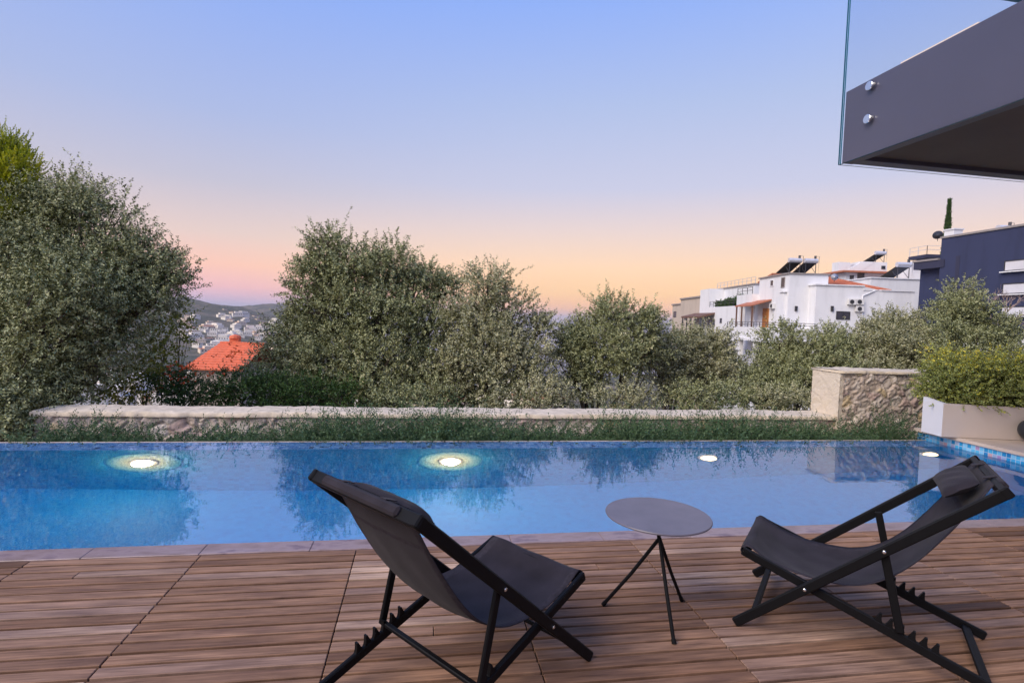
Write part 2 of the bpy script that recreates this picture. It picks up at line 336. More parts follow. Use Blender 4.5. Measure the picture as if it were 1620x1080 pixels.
m=MT('pale_niche_surround',(.3,.4,.4),.6);c=m.coord();lg=m.n('ShaderNodeVectorMath',operation='LENGTH');m.l(c,lg.inputs[0]);m.base(m.ramp(lg.outputs['Value'],[(.13,(.55,.60,.50)),(.34,(.05,.44,.72))]));K['surround']=m.mat  # lamp halo painted as a radial colour fade, pale centre to tile blue
# ground
m=MT('ground_earth',(.15,.13,.09),.95);c=m.coord();n1=m.noise(c,.012,10,.72);n2=m.noise(c,.35,6,.6)
a=m.ramp(n1,[(.35,(.035,.042,.028)),(.5,(.07,.07,.045)),(.58,(.15,.12,.085)),(.66,(.07,.075,.05))]);b=m.ramp(n2,[(.35,(.5,.5,.5)),(.65,(1.3,1.25,1.2))]);m.base(m.mix(1,a,b,'MULTIPLY'));K['ground']=m.mat
m=MT('sea_water',(.03,.09,.2),.25);c=m.coord();m.bump(m.noise(c,.05,5),.4,1.);K['sea']=m.mat
K['soil']=simple('soil',(.09,.06,.04),.95,var=.3,scale=9,bump=.6,bs=30)
m=MT('rubble_stone',(.4,.33,.27),.9);m.base(m.n('ShaderNodeVertexColor',layer_name='stone').outputs[0]);c=m.coord();m.bump(m.noise(c,38,8,.75),.5,.015);K['stone']=m.mat
K['cap']=simple('mortar_cap',(.58,.49,.38),.9,var=.22,scale=11,bump=.9,bs=28)
K['pouf']=simple('dark_round_shell',(.02,.025,.035),.4)
# ------------------------------------------------------------------ terrain and sea
def sst(x,a,b):
    t=np.clip((x-a)/(b-a),0,1);return t*t*(3-2*t)
def vnoise(x,y,s):
    return (np.sin(x/s*1.3+1.7)*np.cos(y/s*1.1+.4)+.5*np.sin(x/s*2.9+y/s*1.9+2)+.3*np.cos(x/s*5.1-y/s*4.3))/1.8
def terr(x,y):
    x=np.asarray(x,float);y=np.asarray(y,float);r=np.hypot(x,y);a=np.degrees(np.arctan2(x,y))
    base=np.interp(r,[0,8,12,20,40,60,100,200,400,650,900,3000],[-2.2,-2.2,-2.4,-3.2,-6,-9,-16,-32,-52,-66,-80,-85])
    rt=np.interp(r,[0,8,12,20,40,60,120,400,900,2000,4000],[-2.2,-2.2,-2.4,-3,-5,-8,-9,-8,-12,-30,-85])
    w=sst(a,27,40)*(1-sst(a,130,170)); z=base*(1-w)+rt*w
    r1=np.interp(a,[-180,-60,-30,-21.3,-19,-17,-14,-11,-8],[20,50,34,18,9,2,-18,-45,-85])
    r2=np.interp(a,[-180,-40,-20,-17,-15,-13.5,-9,-4,1],[10,10,2,6,22,28,18,-25,-90])
    hill=np.interp(r,[0,80,200,450,560],[-2,-12,-30,-46,-46])
    t=sst(r,520,1500);h1=-46+(r1+46)*t; h1=np.where(r<540,hill,h1); dn=sst(r,1500,2100);h1=h1*(1-dn)+(-40)*dn
    t2=sst(r,1900,2700);h2=-60+(r2+60)*t2
    hl=np.where(r<1500,h1,np.maximum(h1,h2)); hl=hl*(1-sst(r,2800,4500))+(-90)*sst(r,2800,4500)
    wl=1-sst(a,-12,2); wl=np.where(r>150,wl,wl*sst(r,60,150)); wl=wl*(1-sst(-a,120,170))
    z=z*(1-wl)+hl*wl
    z=z+vnoise(x,y,60)*np.interp(r,[0,60,300,1500],[0,.2,3,5])+vnoise(x,y,17)*np.interp(r,[0,100,600,1500],[0,.3,1,2])
    return z
rad=np.unique(np.concatenate([[.01],np.linspace(3,30,22),np.geomspace(32,400,46),np.linspace(410,3200,170),np.geomspace(3300,6000,10)]))
ang=np.radians(np.concatenate([np.linspace(-50,75,420),np.linspace(76,309,120)]))
Rg,Ag=np.meshgrid(rad,ang,indexing='ij');X=Rg*np.sin(Ag);Y=Rg*np.cos(Ag);Z=terr(X,Y)
na=len(ang);nr=len(rad)
b=MB();b.v=[tuple(p) for p in np.stack([X,Y,Z],-1).reshape(-1,3)];b.n=len(b.v)
b.f=[(i*na+j,(i+1)*na+j,(i+1)*na+(j+1)%na,i*na+(j+1)%na) for i in range(nr-1) for j in range(na)];b.m=[0]*len(b.f)
o=b.build('ground',K['ground'],smooth=True);tag(o,kind='structure')
me=o.data
b=MB();k=128;b.add([(20000*math.cos(2*PI*i/k),20000*math.sin(2*PI*i/k),-70) for i in range(k)],[tuple(range(k))]);tag(b.build('sea',K['sea']),kind='structure')
# ------------------------------------------------------------------ deck
PX0,PX1=-8.0,6.60; PN,PI_,PF=3.40,5.76,6.07      # pool: left, right, near edge, inner far edge, outer far edge
bw=.0765;gap=.0155
Vs=[];Fs=[];At=[]
bb=MB();vals=[]
x0=-0.335-.85*9
colx=[x0+.85*i for i in range(24)]
for ci,cx in enumerate(colx):
    if cx>9: break
    y=PN-.14-.006
    j=0
    while y>-2.2:
        segs=[(cx+.0025,cx+.85-.0025)]
        if (ci*7+j)%23==5 or (ci==13 and 7<j<12): mid=cx+.85*random.uniform(.35,.65);segs=[(cx+.0025,mid-.0015),(mid+.0015,cx+.85-.0025)]
        for (a,c_) in segs:
            dz=random.uniform(-.0012,.0012);n0=bb.n
            bb.span((a,y-bw+gap,-.022+dz),(c_,y,0+dz),bev=.0025)
            vals+= [np.clip(random.gauss(.45,.19)+(.08 if (ci%2) else -.05),0,1)]*(bb.n-n0)
        y-=bw;j+=1
o=bb.build('wooden_deck',K['wood']);at_=o.data.attributes.new('v','FLOAT','POINT');at_.data.foreach_set('value',np.array(vals,np.float32));tag(o,kind='structure')
b=MB();b.span((-9,-2.4,-.12),(10,PN-.142,-.035));tag(b.build('deck_base',K['dark']),kind='structure')
# coping in slabs
b=MB();x=-9.0
while x<9:
    l=.6; b.span((x+.001,PN-.14,-.09),(x+l-.001,PN,0.004+random.uniform(-.0006,.0006)),bev=.003);x+=l
tag(b.build('pool_coping',K['coping']),kind='structure')
# pool shell
b=MB();FL=-1.35
b.add([(PX0,PN-.05,FL),(PX1,PN-.05,FL),(PX1,PI_,FL),(PX0,PI_,FL)],[(0,1,2,3)])           # floor
b.add([(PX0,PI_,FL),(PX1,PI_,FL),(PX1,PI_,-.03),(PX0,PI_,-.03)],[(0,1,2,3)],3)
b.add([(PX0,PN-.05,FL),(PX1,PN-.05,FL),(PX1,PN-.05,-.012),(PX0,PN-.05,-.012)],[(3,2,1,0)])
b.add([(PX0,PN-.05,FL),(PX0,PI_,FL),(PX0,PI_,-.03),(PX0,PN-.05,-.03)],[(0,1,2,3)])
b.add([(PX1,PN-.05,FL),(PX1,PI_,FL),(PX1,PI_,-.03),(PX1,PN-.05,-.03)],[(3,2,1,0)])
# weir top, its outer face, right waterline band
b.add([(PX0,PI_,-.03),(PX1,PI_,-.03),(PX1,PF,-.022),(PX0,PF,-.022)],[(0,1,2,3)],1)
b.add([(PX0,PF,-.022),(PX1,PF,-.022),(PX1,PF,-.8),(PX0,PF,-.8)],[(0,1,2,3)],1)
b.add([(PX1,PN-.05,-.03),(PX1,PF+.12,-.03),(PX1,PF+.12,.085),(PX1,PN-.05,.085)],[(3,2,1,0)],2)
b.add([(PX1,PF+.12,-.8),(PX1+3,PF+.12,-.8),(PX1+3,PF+.12,.085),(PX1,PF+.12,.085)],[(3,2,1,0)],2)
tag(b.build('pool_basin',[K['pooltile'],K['weir'],K['mosaic'],K['poolwall']]),kind='structure')
b=MB();b.span((PX0,PF-.012,-.03),(PX1-.002,PF+.003,-.004));tag(b.build('weir_edge',K['terrace']),kind='structure')
b=MB();b.add([(PX0-.1,PN-.1,-.008),(PX1+.03,PN-.1,-.008),(PX1+.03,PF-.006,-.008),(PX0-.1,PF-.006,-.008),(PX0-.1,PN-.1,FL-.05),(PX1+.03,PN-.1,FL-.05),(PX1+.03,PF-.006,FL-.05),(PX0-.1,PF-.006,FL-.05)],[(0,1,2,3),(7,6,5,4),(0,4,5,1),(1,5,6,2),(2,6,7,3),(3,7,4,0)]);tag(b.build('pool_water',K['water']),kind='structure')
# raised terrace on the right
b=MB();b.poly([(PX1-.03,2.9),(14,2.9),(14,6.15),(10,PF+.16),(PX1-.03,PF+.16)],.086,.125);tag(b.build('terrace_paving',K['terrace']),kind='structure')
b=MB();b.poly([(PX1+.004,2.92),(13.9,2.92),(13.9,PF+.10),(PX1+.004,PF+.10)],-1,.082);tag(b.build('terrace_base',K['terrace']),kind='structure')
# planting bed
b=MB();b.poly([(-9,PF+.01),(12,PF+.13),(12,7.1),(-9,7.1)],-1.5,-.34);tag(b.build('planting_bed',K['soil']),kind='structure')
# pool lamps
for i,(lx,lab) in enumerate([(-2.62,'glowing pool lamp underwater, leftmost of the row'),(.36,'glowing pool lamp behind the left sling chair, with the roundest halo'),(3.32,'glowing pool lamp above the ring of ripples, small and faint'),(6.3,'glowing pool lamp near the mosaic corner by the white planter')]):
    if i==0:
        e0=empty('pool_lamp',(lx,PI_,-.50),label=lab,cat='pool lamp',group='underwater lamps along the far pool wall')
        b=MB();b.lathe((0,0,0),[(.10,.0),(.125,.004),(.125,.02),(.10,.028),(.095,.02)],28,axis=(0,-1,0));b.build('ring',K['wframe'],e0)
        b=MB();b.lathe((0,-.022,0),[(.090,0),(.088,.035),(.070,.065),(.035,.082),(.004,.086)],28,axis=(0,-1,0));b.build('lens',K['lamp'],e0,smooth=True)
        b=MB();b.lathe((0,-.001,0),[(.34,.0),(.34,.003),(.335,.004)],48,axis=(0,-1,0));b.build('surround',K['surround'],e0)  # added disc that carries the painted glow around the lamp
    else:
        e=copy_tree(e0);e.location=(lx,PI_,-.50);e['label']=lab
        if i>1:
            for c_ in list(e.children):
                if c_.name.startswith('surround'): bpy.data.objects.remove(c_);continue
                if c_.name.startswith('lens'): c_.data=c_.data.copy();c_.data.materials[0]=K['lamp2']
# ------------------------------------------------------------------ rubble walls
def vno(P,cell,amp,g):
    X_=P[:,0]/cell;Y_=P[:,1]/cell*1.3;X_=X_-X_.min();Y_=Y_-Y_.min();G_=g.normal(0,1,(int(X_.max())+3,int(Y_.max())+3))
    i=X_.astype(int);j=Y_.astype(int);u=X_-i;v=Y_-j;u=u*u*(3-2*u);v=v*v*(3-2*v)
    return amp*((G_[i,j]*(1-u)+G_[i+1,j]*u)*(1-v)+(G_[i,j+1]*(1-u)+G_[i+1,j+1]*u)*v)
def rubble(name,rects,label,cell=.22,res=.014,seed=1):
    """rects: list of (origin, u dir, width, height, outward normal); one mesh of displaced stone faces + caps/ends"""
    g=np.random.default_rng(seed);VV=[];FF=[];CC=[];n=0
    pal=np.array([(.56,.47,.40),(.50,.40,.34),(.62,.53,.46),(.46,.33,.30),(.60,.46,.26),(.54,.45,.42),(.68,.60,.53),(.42,.35,.31),(.56,.45,.37)])
    for (o_,u,wd,ht,nr_,flat) in rects:
        nu=max(2,int(wd/res));nv=max(2,int(ht/res));uu=np.linspace(0,wd,nu);vv_=np.linspace(0,ht,nv);U,V=np.meshgrid(uu,vv_)
        gx=int(wd/cell)+3;gy=int(ht/(cell*.72))+3
        sx=(np.arange(gx)[None,:]-1+g.uniform(.12,.88,(gy,gx))+.5*(np.arange(gy)%2)[:,None])*cell;sy=(np.arange(gy)[:,None]-1+g.uniform(.15,.85,(gy,gx)))*cell*.72
        sx=sx.ravel();sy=sy.ravel();colr=pal[g.integers(0,len(pal),len(sx))]*g.uniform(.95,1.3,(len(sx),1))
        wob=.025*np.sin(U*21+V*17)+.018*np.sin(V*33-U*13);P=np.stack([(U+wob).ravel(),(V+.8*wob).ravel()],1)
        d1=np.full(len(P),9.);d2=np.full(len(P),9.);id1=np.zeros(len(P),int)
        for k_ in range(len(sx)):
            d=np.hypot((P[:,0]-sx[k_]),(P[:,1]-sy[k_])*1.25)
            lt=d<d1;d2=np.where(lt,d1,np.minimum(d2,d));id1=np.where(lt,k_,id1);d1=np.where(lt,d,d1)
        e=np.clip((d2-d1)/.045,0,1);sm=e*e*(3-2*e)
        rg=vno(P,.11,.005,g)+vno(P,.05,.005,g)+vno(P,.024,.004,g);hgt=rg*(.3 if flat else 1)+(sm*.012+g.uniform(-.008,.012,len(sx))[id1]*sm)*(0.25 if flat else 1)+g.normal(0,.0035,len(P))*(.3 if flat else 1)
        col=colr[id1]*(.9+.2*g.random((len(P),1))); mort=np.array([.50,.42,.35]);col=mort+(col-mort)*(sm[:,None]*.75)
        if flat: col=np.array([.62,.54,.44])+(col-np.array([.62,.54,.44]))*.15
        o_=np.array(o_,float);u=np.array(u,float);nn=np.array(nr_,float);zz=np.array([0,0,1.])
        W=o_+u*U.ravel()[:,None]+zz*V.ravel()[:,None]+nn*hgt[:,None]
        VV.append(W);CC.append(col)
        flip=np.dot(np.cross(u,zz),nn)<0
        for i in range(nv-1):
            for j in range(nu-1):
                q=(n+i*nu+j,n+i*nu+j+1,n+(i+1)*nu+j+1,n+(i+1)*nu+j);FF.append(q[::-1] if flip else q)
        n+=len(W)
    me=bpy.data.meshes.new(name);me.from_pydata([tuple(p) for p in np.concatenate(VV)],[],FF)
    ca=me.color_attributes.new('stone','FLOAT_COLOR','POINT');C4=np.ones((n,4),np.float32);C4[:,:3]=np.concatenate(CC);ca.data.foreach_set('color',C4.ravel())
    me.polygons.foreach_set('use_smooth',[True]*len(me.polygons));me.materials.append(K['stone']);me.update()
    return me
def capmesh(b,x0_,x1_,y0_,y1_,z0_,z1_,g):
    nx=int((x1_-x0_)/.05);ny=8
    V=[];
    xs=np.linspace(x0_,x1_,nx+1);ys=np.linspace(y0_,y1_,ny+1)
    wv_=.012*np.sin(xs*3.1)+.008*np.sin(xs*9.7+1)+g.normal(0,.005,nx+1);wf=g.normal(0,.010,nx+1)+.01*np.sin(xs*7)
    for j,y in enumerate(ys):
        for i,x in enumerate(xs): V.append((x,y+(wf[i] if j==0 else 0),z1_+wv_[i]*.4+g.normal(0,.003)-(.012 if j in(0,ny) else 0)))
    base=len(V)
    for i,x in enumerate(xs): V.append((x,y0_+wf[i],z0_))
    for i,x in enumerate(xs): V.append((x,y1_,z0_))
    m_=nx+1;f=[(j*m_+i,j*m_+i+1,(j+1)*m_+i+1,(j+1)*m_+i) for j in range(ny) for i in range(nx)]
    f+=[(base+i,base+i+1,i+1,i) for i in range(nx)]+[(base+m_+i+1,base+m_+i,ny*m_+i,ny*m_+i+1) for i in range(nx)]
    f+=[(base,0,ny*m_,base+m_),(base+nx,base+m_+nx,ny*m_+nx,nx)]
    b.add(V,f)
def place_mesh(name,me,parent):
    o=bpy.data.objects.new(name,me);COL.objects.link(o);o.parent=parent;return o
g=np.random.default_rng(5)
WL,WR,WY=-4.33,6.02,7.0
e=empty('stone_wall',(0,0,0),label='long low rubble stone wall with pale mortar cap behind the pool',cat='stone wall')
place_mesh('stone_face',rubble('stone_face',[((WL,WY,-.5),(1,0,0),WR-WL+.1,.60,(0,-1,0),0),((WL,WY+.45,-.9),(0,-1,0),.45,1.0,(-1,0,0),0),((WR,WY+.45,-1.6),(-1,0,0),WR-WL,1.68,(0,1,0),0)],''),e)
b=MB();capmesh(b,WL-.03,WR+.02,WY-.045,WY+.47,.085,.145,g);b.build('wall_cap',K['cap'],e,smooth=True)
e=empty('stone_wall',(0,0,0),label='tall rubble stone wall section with smooth cream end, beside the white planter',cat='stone wall')
TW0=6.03;TW1=9.6;TH=.78
place_mesh('stone_face',rubble('stone_face2',[((TW0+.05,WY-.06,-.5),(1,0,0),TW1-TW0-.05,TH+.5,(0,-1,0),0),((TW0,WY+.5,-.9),(0,-1,0),.56,TH+.9,(-1,0,0),1),((TW0,WY-.06,-.5),(1,0,0),.06,TH+.5,(0,-1,0),1),((TW1,WY+.5,-1.6),(-1,0,0),TW1-TW0,TH+1.6,(0,1,0),0)],'',seed=4,cell=.16),e)
b=MB();capmesh(b,TW0-.015,TW1,WY-.09,WY+.53,TH-.005,TH+.035,g);b.build('wall_cap',K['cap'],e,smooth=True)
# ------------------------------------------------------------------ planter
pa,pb,pc=(6.72,6.62),(6.70,6.02),(7.9,5.74)
p3=at(1489,691,Z=.125);p1=at(1459,683,Z=.125);p2=at(1620,697,Z=.125)
dx=(p2-p3)[:2];dx/=np.linalg.norm(dx);dn=np.array([-dx[1],dx[0]])
A0=p3[:2];A1=A0+dx*3.2;A2=A1+dn*.8;pl=p1[:2]-A0;B0=p1[:2]+pl/np.linalg.norm(pl)*.02
PH=.125+.435
e=empty('planter',(A0[0],A0[1],.125),label='long white planter trough with curved rim, holding the clipped hedge',cat='planter')
def rim(b,P,Q,m,h0,h1,th,nrm,n=10):
    P=np.array(P);Q=np.array(Q);V=[];f=[]
    for i in range(n+1):
        t=i/n;p=P+(Q-P)*t;hh=h0+(h1-h0)*t
        for q,z in((p,.13),(p,hh),(p-nrm*th,hh),(p-nrm*th,.13)): V.append((q[0],q[1],z))
    for i in range(n):
        for k_ in range(4): f.append((i*4+k_,i*4+(k_+1)%4,(i+1)*4+(k_+1)%4,(i+1)*4+k_))
    f+=[(0,1,2,3),(n*4+3,n*4+2,n*4+1,n*4)]
    b.add(V,f,m)
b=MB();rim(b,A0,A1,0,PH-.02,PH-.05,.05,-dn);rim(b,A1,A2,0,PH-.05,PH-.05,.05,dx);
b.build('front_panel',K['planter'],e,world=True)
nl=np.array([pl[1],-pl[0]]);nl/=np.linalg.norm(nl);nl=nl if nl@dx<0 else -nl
b=MB();rim(b,B0,A0,0,PH+.02,PH-.02,.05,nl);b.build('side_panel',K['planter_lit'],e,world=True)
b=MB();q=.055;inn=[A0+dx*q+dn*q,A1-dx*q+dn*q,A2-dx*q-dn*q,B0+dx*q];b.poly([tuple(p) for p in inn],.13,PH-.10);b.build('soil',K['soil'],e,world=True)
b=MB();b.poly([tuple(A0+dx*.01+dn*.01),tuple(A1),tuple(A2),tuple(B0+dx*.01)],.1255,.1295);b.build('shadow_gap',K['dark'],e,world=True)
# dark round object at right edge
pc=at(1633,683,Y=5.35)
e=empty('garden_ball',(pc[0],pc[1],.125),label='dark round garden ball at the right edge, standing on the pale terrace',cat='garden ball')
b=MB();rb=.135;prof=[(max(.002,rb*math.sin(t)),rb-rb*math.cos(t)+.015) for t in np.linspace(0.02,PI-.02,24)];b.lathe((0,0,0),prof,36);b.build('shell',K['pouf'],e,smooth=True)
b=MB();b.lathe((0,0,0),[(.06,0),(.065,.01),(.05,.03)],24);b.build('foot',K['black'],e)
# ------------------------------------------------------------------ sling chairs
uT,wT=.5325,.8089;uF=-.3673;uS,wS=-.3532,.3358;uR=.5892
VA,VP,VB=.298,.277,.256
def side(u,w,v): return np.array([u,v,w])
def make_chair():
    e=empty('sling_chair',(0,0,0))
    Fp=np.array([uF,0.022]);Tp=np.array([uT,wT]);dA=(Tp-Fp)/np.linalg.norm(Tp-Fp)
    Rp=np.array([uR,.022]);Sp=np.array([uS,wS]);dB=(Sp-Rp)/np.linalg.norm(Sp-Rp);nB=np.array([dB[1],-dB[0]]);nB=nB if nB[1]>0 else -nB
    for s in(-1,1):
        b=MB();a=Fp-dA*.02;c_=Tp+dA*.02
        b.bar(side(*a,s*VA),side(*c_,s*VA),.022,.042,bev=.006)
        r_=b.build('outer_rail',K['black'],e)
        Cp=Fp+(Tp-Fp)*.60
        b=MB();Bc=Rp+(Sp-Rp)*.365
        # crossing point of rails
        t=np.linalg.solve(np.array([dA,-dB]).T,Rp-Fp);X_=Fp+dA*t[0]
        for q in(Cp,X_):
            b=MB();b.lathe(side(*q,s*(VA+.011)),[(.007,0),(.007,.003),(.004,.005)],12,axis=(0,s,0));b.build('screw',K['steel'],r_)
        b=MB();b.bar(side(*(Rp-dB*.02),s*VB),side(*(Sp+dB*.02),s*VB),.020,.040,bev=.006);ir=b.build('inner_rail',K['black'],e)
        # rack with six hooked teeth
        b=MB()
        for k_ in range(6):
            u0=.165+.039*k_;tt=(u0-Rp[0])/dB[0];q=Rp+dB*tt+nB*.018
            V=[];prof=[(-.004,-.003),(.034,-.003),(.026,.004),(.021,.012),(.017,.022),(.013,.036),(.006,.034),(.004,.024),(.001,.012)]
            # profile: x along -dB (towards the rear), y along normal
            pr_=[q-dB*(x-.013)+nB*y*1.05 for x,y in prof]
            n_=len(pr_)
            for vv_ in(-.008,.008): V+=[side(*p_,s*VB+vv_) for p_ in pr_]
            b.add(V,[tuple(range(n_)),tuple(range(n_,2*n_))[::-1]]+[(i,n_+i,n_+(i+1)%n_,(i+1)%n_) for i in range(n_)])
        b.build('notch_rack',K['black'],ir)
        b=MB();PB=np.array([.246,.165]);b.bar(side(*(Cp+np.array([.0,.0])),s*VP),side(*PB,s*VP),.016,.032,bev=.004);b.build('prop_leg',K['black'],e)
    PB=np.array([.246,.172])
    b=MB();b.bar(side(*PB,-VP-.0),side(*PB,VP),.022,.016,side=(1,0,0),bev=.003);b.build('prop_bar',K['black'],e)
    q=Fp+dA*.085;b=MB();b.bar(side(*q,-VA+.011),side(*q,VA-.011),.035,.016,side=(dA[0],0,dA[1]),bev=.003);b.build('front_stretcher',K['black'],e)
    q=Rp+dB*.06;b=MB();b.bar(side(*q,-VB+.01),side(*q,VB-.01),.035,.016,side=(dB[0],0,dB[1]),bev=.003);b.build('rear_stretcher',K['black'],e)
    # head bar and seat bar
    b=MB();b.bar(side(*Tp,-VA-.012),side(*Tp,VA+.012),.043,.026,side=(dA[1],0,-dA[0]),bev=.005)
    hb=b.build('head_bar',K['black'],e)
    b=MB();b.bar(side(*Sp,-VB-.011),side(*Sp,VB+.011),.030,.030,side=(dB[0],0,dB[1]),bev=.01);b.build('seat_bar',K['black'],e)
    # sling
    P=[(-.372,.352),(-.35,.358),(-.30,.330),(-.25,.308),(-.15,.283),(-.04,.274),(.08,.290),(.19,.345),(.29,.442),(.385,.585),(.45,.70),(.505,.805)]
    # Catmull-Rom
    Q=np.array(P);out=[]
    for i in range(len(Q)-1):
        p0=Q[max(i-1,0)];p1=Q[i];p2=Q[i+1];p3=Q[min(i+2,len(Q)-1)]
        for t in np.linspace(0,1,6,endpoint=False): out.append(.5*((2*p1)+(-p0+p2)*t+(2*p0-5*p1+4*p2-p3)*t*t+(-p0+3*p1-3*p2+p3)*t**3))
    out.append(Q[-1]);out=np.array(out);n=len(out)
    # wrap round head bar
    c0=Tp;wr=[]
    for t in np.linspace(200,-10,9):
        tt=R(t);wr.append(c0+np.array([dA[0]*math.sin(tt)*.019+dA[1]*(-math.cos(tt))*-.0,0])*0+dA*math.sin(tt)*.021+np.array([-dA[1],dA[0]])*-math.cos(tt)*.030*-1)
    wv=np.array(wr);  # over the bar
    seatwrap=np.array([(-.345,.310),(-.368,.318),(-.382,.335),(-.378,.350)])
    nrm0=np.array([-dA[1],dA[0]]);full=np.concatenate([seatwrap,out[1:-4],[Tp-dA*.03+nrm0*.012,Tp-dA*.008+nrm0*.019,Tp+dA*.012+nrm0*.017]])
    nv_=15;b=MB();V=[];m_=len(full)
    sarc=np.linspace(0,1,m_)
    for i,p in enumerate(full):
        tn=full[min(i+1,m_-1)]-full[max(i-1,0)];tn/=np.linalg.norm(tn);nn=np.array([-tn[1],tn[0]]);nn=nn if nn[1]>0 else -nn
        s_=sarc[i];hw=.244-.026*sst(s_,.45,.97)
        for j in range(nv_+1):
            v=(j/nv_*2-1);sag=-.016*(1-v*v)*math.sin(PI*s_)+.0022*math.sin(v*9+s_*23)*math.sin(PI*s_)+.004*math.exp(-((s_-.1)/.05)**2)*math.sin(v*7)
            edge=.010*math.sin(PI*s_)*abs(v)**3
            q=p+nn*(sag+edge);V.append(side(q[0],q[1],v*hw))
    f=[(i*(nv_+1)+j,i*(nv_+1)+j+1,(i+1)*(nv_+1)+j+1,(i+1)*(nv_+1)+j) for i in range(m_-1) for j in range(nv_)]
    b.add(V,f)
    for i_ in range(len(f)):
        if i_%nv_ in(0,nv_-1) or i_//nv_ in(6,m_-8): b.m[i_]=1
    o=b.build('sling',[K['fabric'],K['hem']],e,smooth=True)
    md=o.modifiers.new('thick','SOLIDIFY');md.thickness=.003;md.offset=0
    # hem folded over head bar
    b=MB();w1=.214;nrm=np.array([-dA[1],dA[0]])
    b.bar(side(*(Tp+dA*.002),-w1),side(*(Tp+dA*.002),w1),.034,.050,side=(-dA[1],0,dA[0]),bev=.012)
    b.build('head_hem',K['fabric'],o)
    # pillow
    b=MB();V=[];nu,nv2=14,20
    c0=Tp-dA*.108+np.array([-dA[1],dA[0]])*.040
    tdir=dA*.96+np.array([dA[1],-dA[0]])*.10;tdir/=np.linalg.norm(tdir);ndir=np.array([-tdir[1],tdir[0]])
    for sgn in(1,-1):
        for i in range(nu+1):
            for j in range(nv2+1):
                a=i/nu*2-1;c_=j/nv2*2-1;th=.026*max(0,(1-abs(a)**2.6))**.5*max(0,(1-abs(c_)**5))**.5
                wr_=.003*math.sin(c_*11+a*4)*(1-abs(a))
                q=c0+tdir*(a*.070-.004*c_*c_)+ndir*(sgn*th+wr_);V.append(side(q[0],q[1],c_*.175*(1-.04*a*a)))
    m2=nv2+1;k0=(nu+1)*m2;f=[]
    for i in range(nu):
        for j in range(nv2):
            q=(i*m2+j,i*m2+j+1,(i+1)*m2+j+1,(i+1)*m2+j);f.append(q);f.append(tuple(k0+x_ for x_ in q[::-1]))
    b.add(V,f);pi=b.build('pillow',K['fabric'],e,smooth=True)
    for s in(-1,1):
        b=MB();p0=Tp+dA*.02+nrm*.018;p1=c0+tdir*.085+ndir*.004
        b.bar(side(*p0,s*.12),side(*p1,s*.12),.03,.003,bev=.0008);b.build('strap',K['fabric'],pi)
    return e
ch=make_chair();tag(ch,'black folding sling chair with its back to the camera, left of the round table','deck chair','folding sling chairs on the deck')
# local x must point to the head side
ch.location=(.2487,2.0974,.002);ch.rotation_euler=(0,0,3.809)
c2=copy_tree(ch);c2.location=(1.9796,2.2448,.002);c2.rotation_euler=(0,0,-.7268)
c2['label']='black folding sling chair seen from the side, right of the round table'
# ------------------------------------------------------------------ side table
e=empty('side_table',(1.14,2.39,0),label='small round black metal side table on three thin legs between the sling chairs',cat='side table')
b=MB();prof=[(.02,.482),(.20,.482),(.240,.483),(.2455,.486),(.2465,.490),(.244,.4935),(.02,.494)];b.lathe((.0,.0,0),prof,72);o=b.build('table_top',K['tabletop'],e)
hub=np.array([.0,-.03,.37])
b=MB();b.tube([(0,0,.482),(-.0,-.012,.43),tuple(hub)],.009,12);b.lathe((0,0,.470),[(.035,0),(.04,.006),(.04,.0125)],20);b.build('stem',K['black'],e)
for fx in[(.932,2.503),(1.344,2.504),(1.135,2.162)]:
    f_=np.array([fx[0]-1.14,fx[1]-2.39,.008]);b=MB();b.tube([tuple(hub+np.array([0,0,.02])),tuple(hub*.5+f_*.5),tuple(f_)],.0085,12);lg=b.build('leg',K['black'],e,smooth=False)
    b=MB();b.tube([tuple(f_+(hub-f_)*.03),tuple(f_-(hub-f_)*.015)],.0105,12);b.build('foot_cap',K['black'],lg)
# ------------------------------------------------------------------ balcony above
e=empty('balcony',(3.49,4.18,2.8),label='dark steel framed balcony with clear glass railing jutting in overhead at top right',cat='balcony')
b=MB();b.span((3.498,-2.5,2.812),(3.60,4.16,3.41),bev=.004);b.build('side_fascia',K['fascia'],e,world=True)
b=MB();b.span((3.602,4.04,2.815),(10,4.158,3.408),bev=.004);b.build('front_fascia',K['fascia'],e,world=True)
b=MB();b.span((3.602,-2.5,2.85),(10,4.038,2.90));b.build('soffit',K['soffit'],e,world=True)
b=MB();b.span((3.602,-2.5,3.2),(10,4.038,3.38));b.build('floor_slab',K['cream'],e,world=True)
b=MB()
def pane(b,a,c_):
    b.span(a,c_)
    d=np.abs(np.array(c_)-np.array(a));ax=int(np.argmin(d))
    for i in range(6): b.m[-6+i]=1
    # faces order: -z,+z,-y,+y,-x,+x
    for i in {0:(4,5),1:(2,3),2:(0,1)}[ax]: b.m[len(b.m)-6+i]=0
y=4.165;panes=[]
def glass(a,c_):
    b=MB();pane(b,a,c_);return b.build('glass_panel',[K['glass'],K['glassedge']],e,world=True)
glass((3.478,.9,2.803),(3.492,4.178,4.45));glass((3.478,-2.4,2.803),(3.492,.885,4.45));glass((3.495,4.164,2.803),(6.6,4.178,4.45));glass((6.615,4.164,2.803),(9.9,4.178,4.45))
for yy,zz in[(3.88,3.345),(3.88,3.085),(2.6,3.345),(2.6,3.085),(1.2,3.345),(1.2,3.085)]:
    b=MB();b.lathe((3.478,yy,zz),[(.036,0),(.036,.016),(.033,.019)],24,axis=(-1,0,0));b.lathe((3.497,yy,zz),[(.016,0),(.016,.004)],20,axis=(-1,0,0));b.build('standoff',K['steel'],e,world=True)
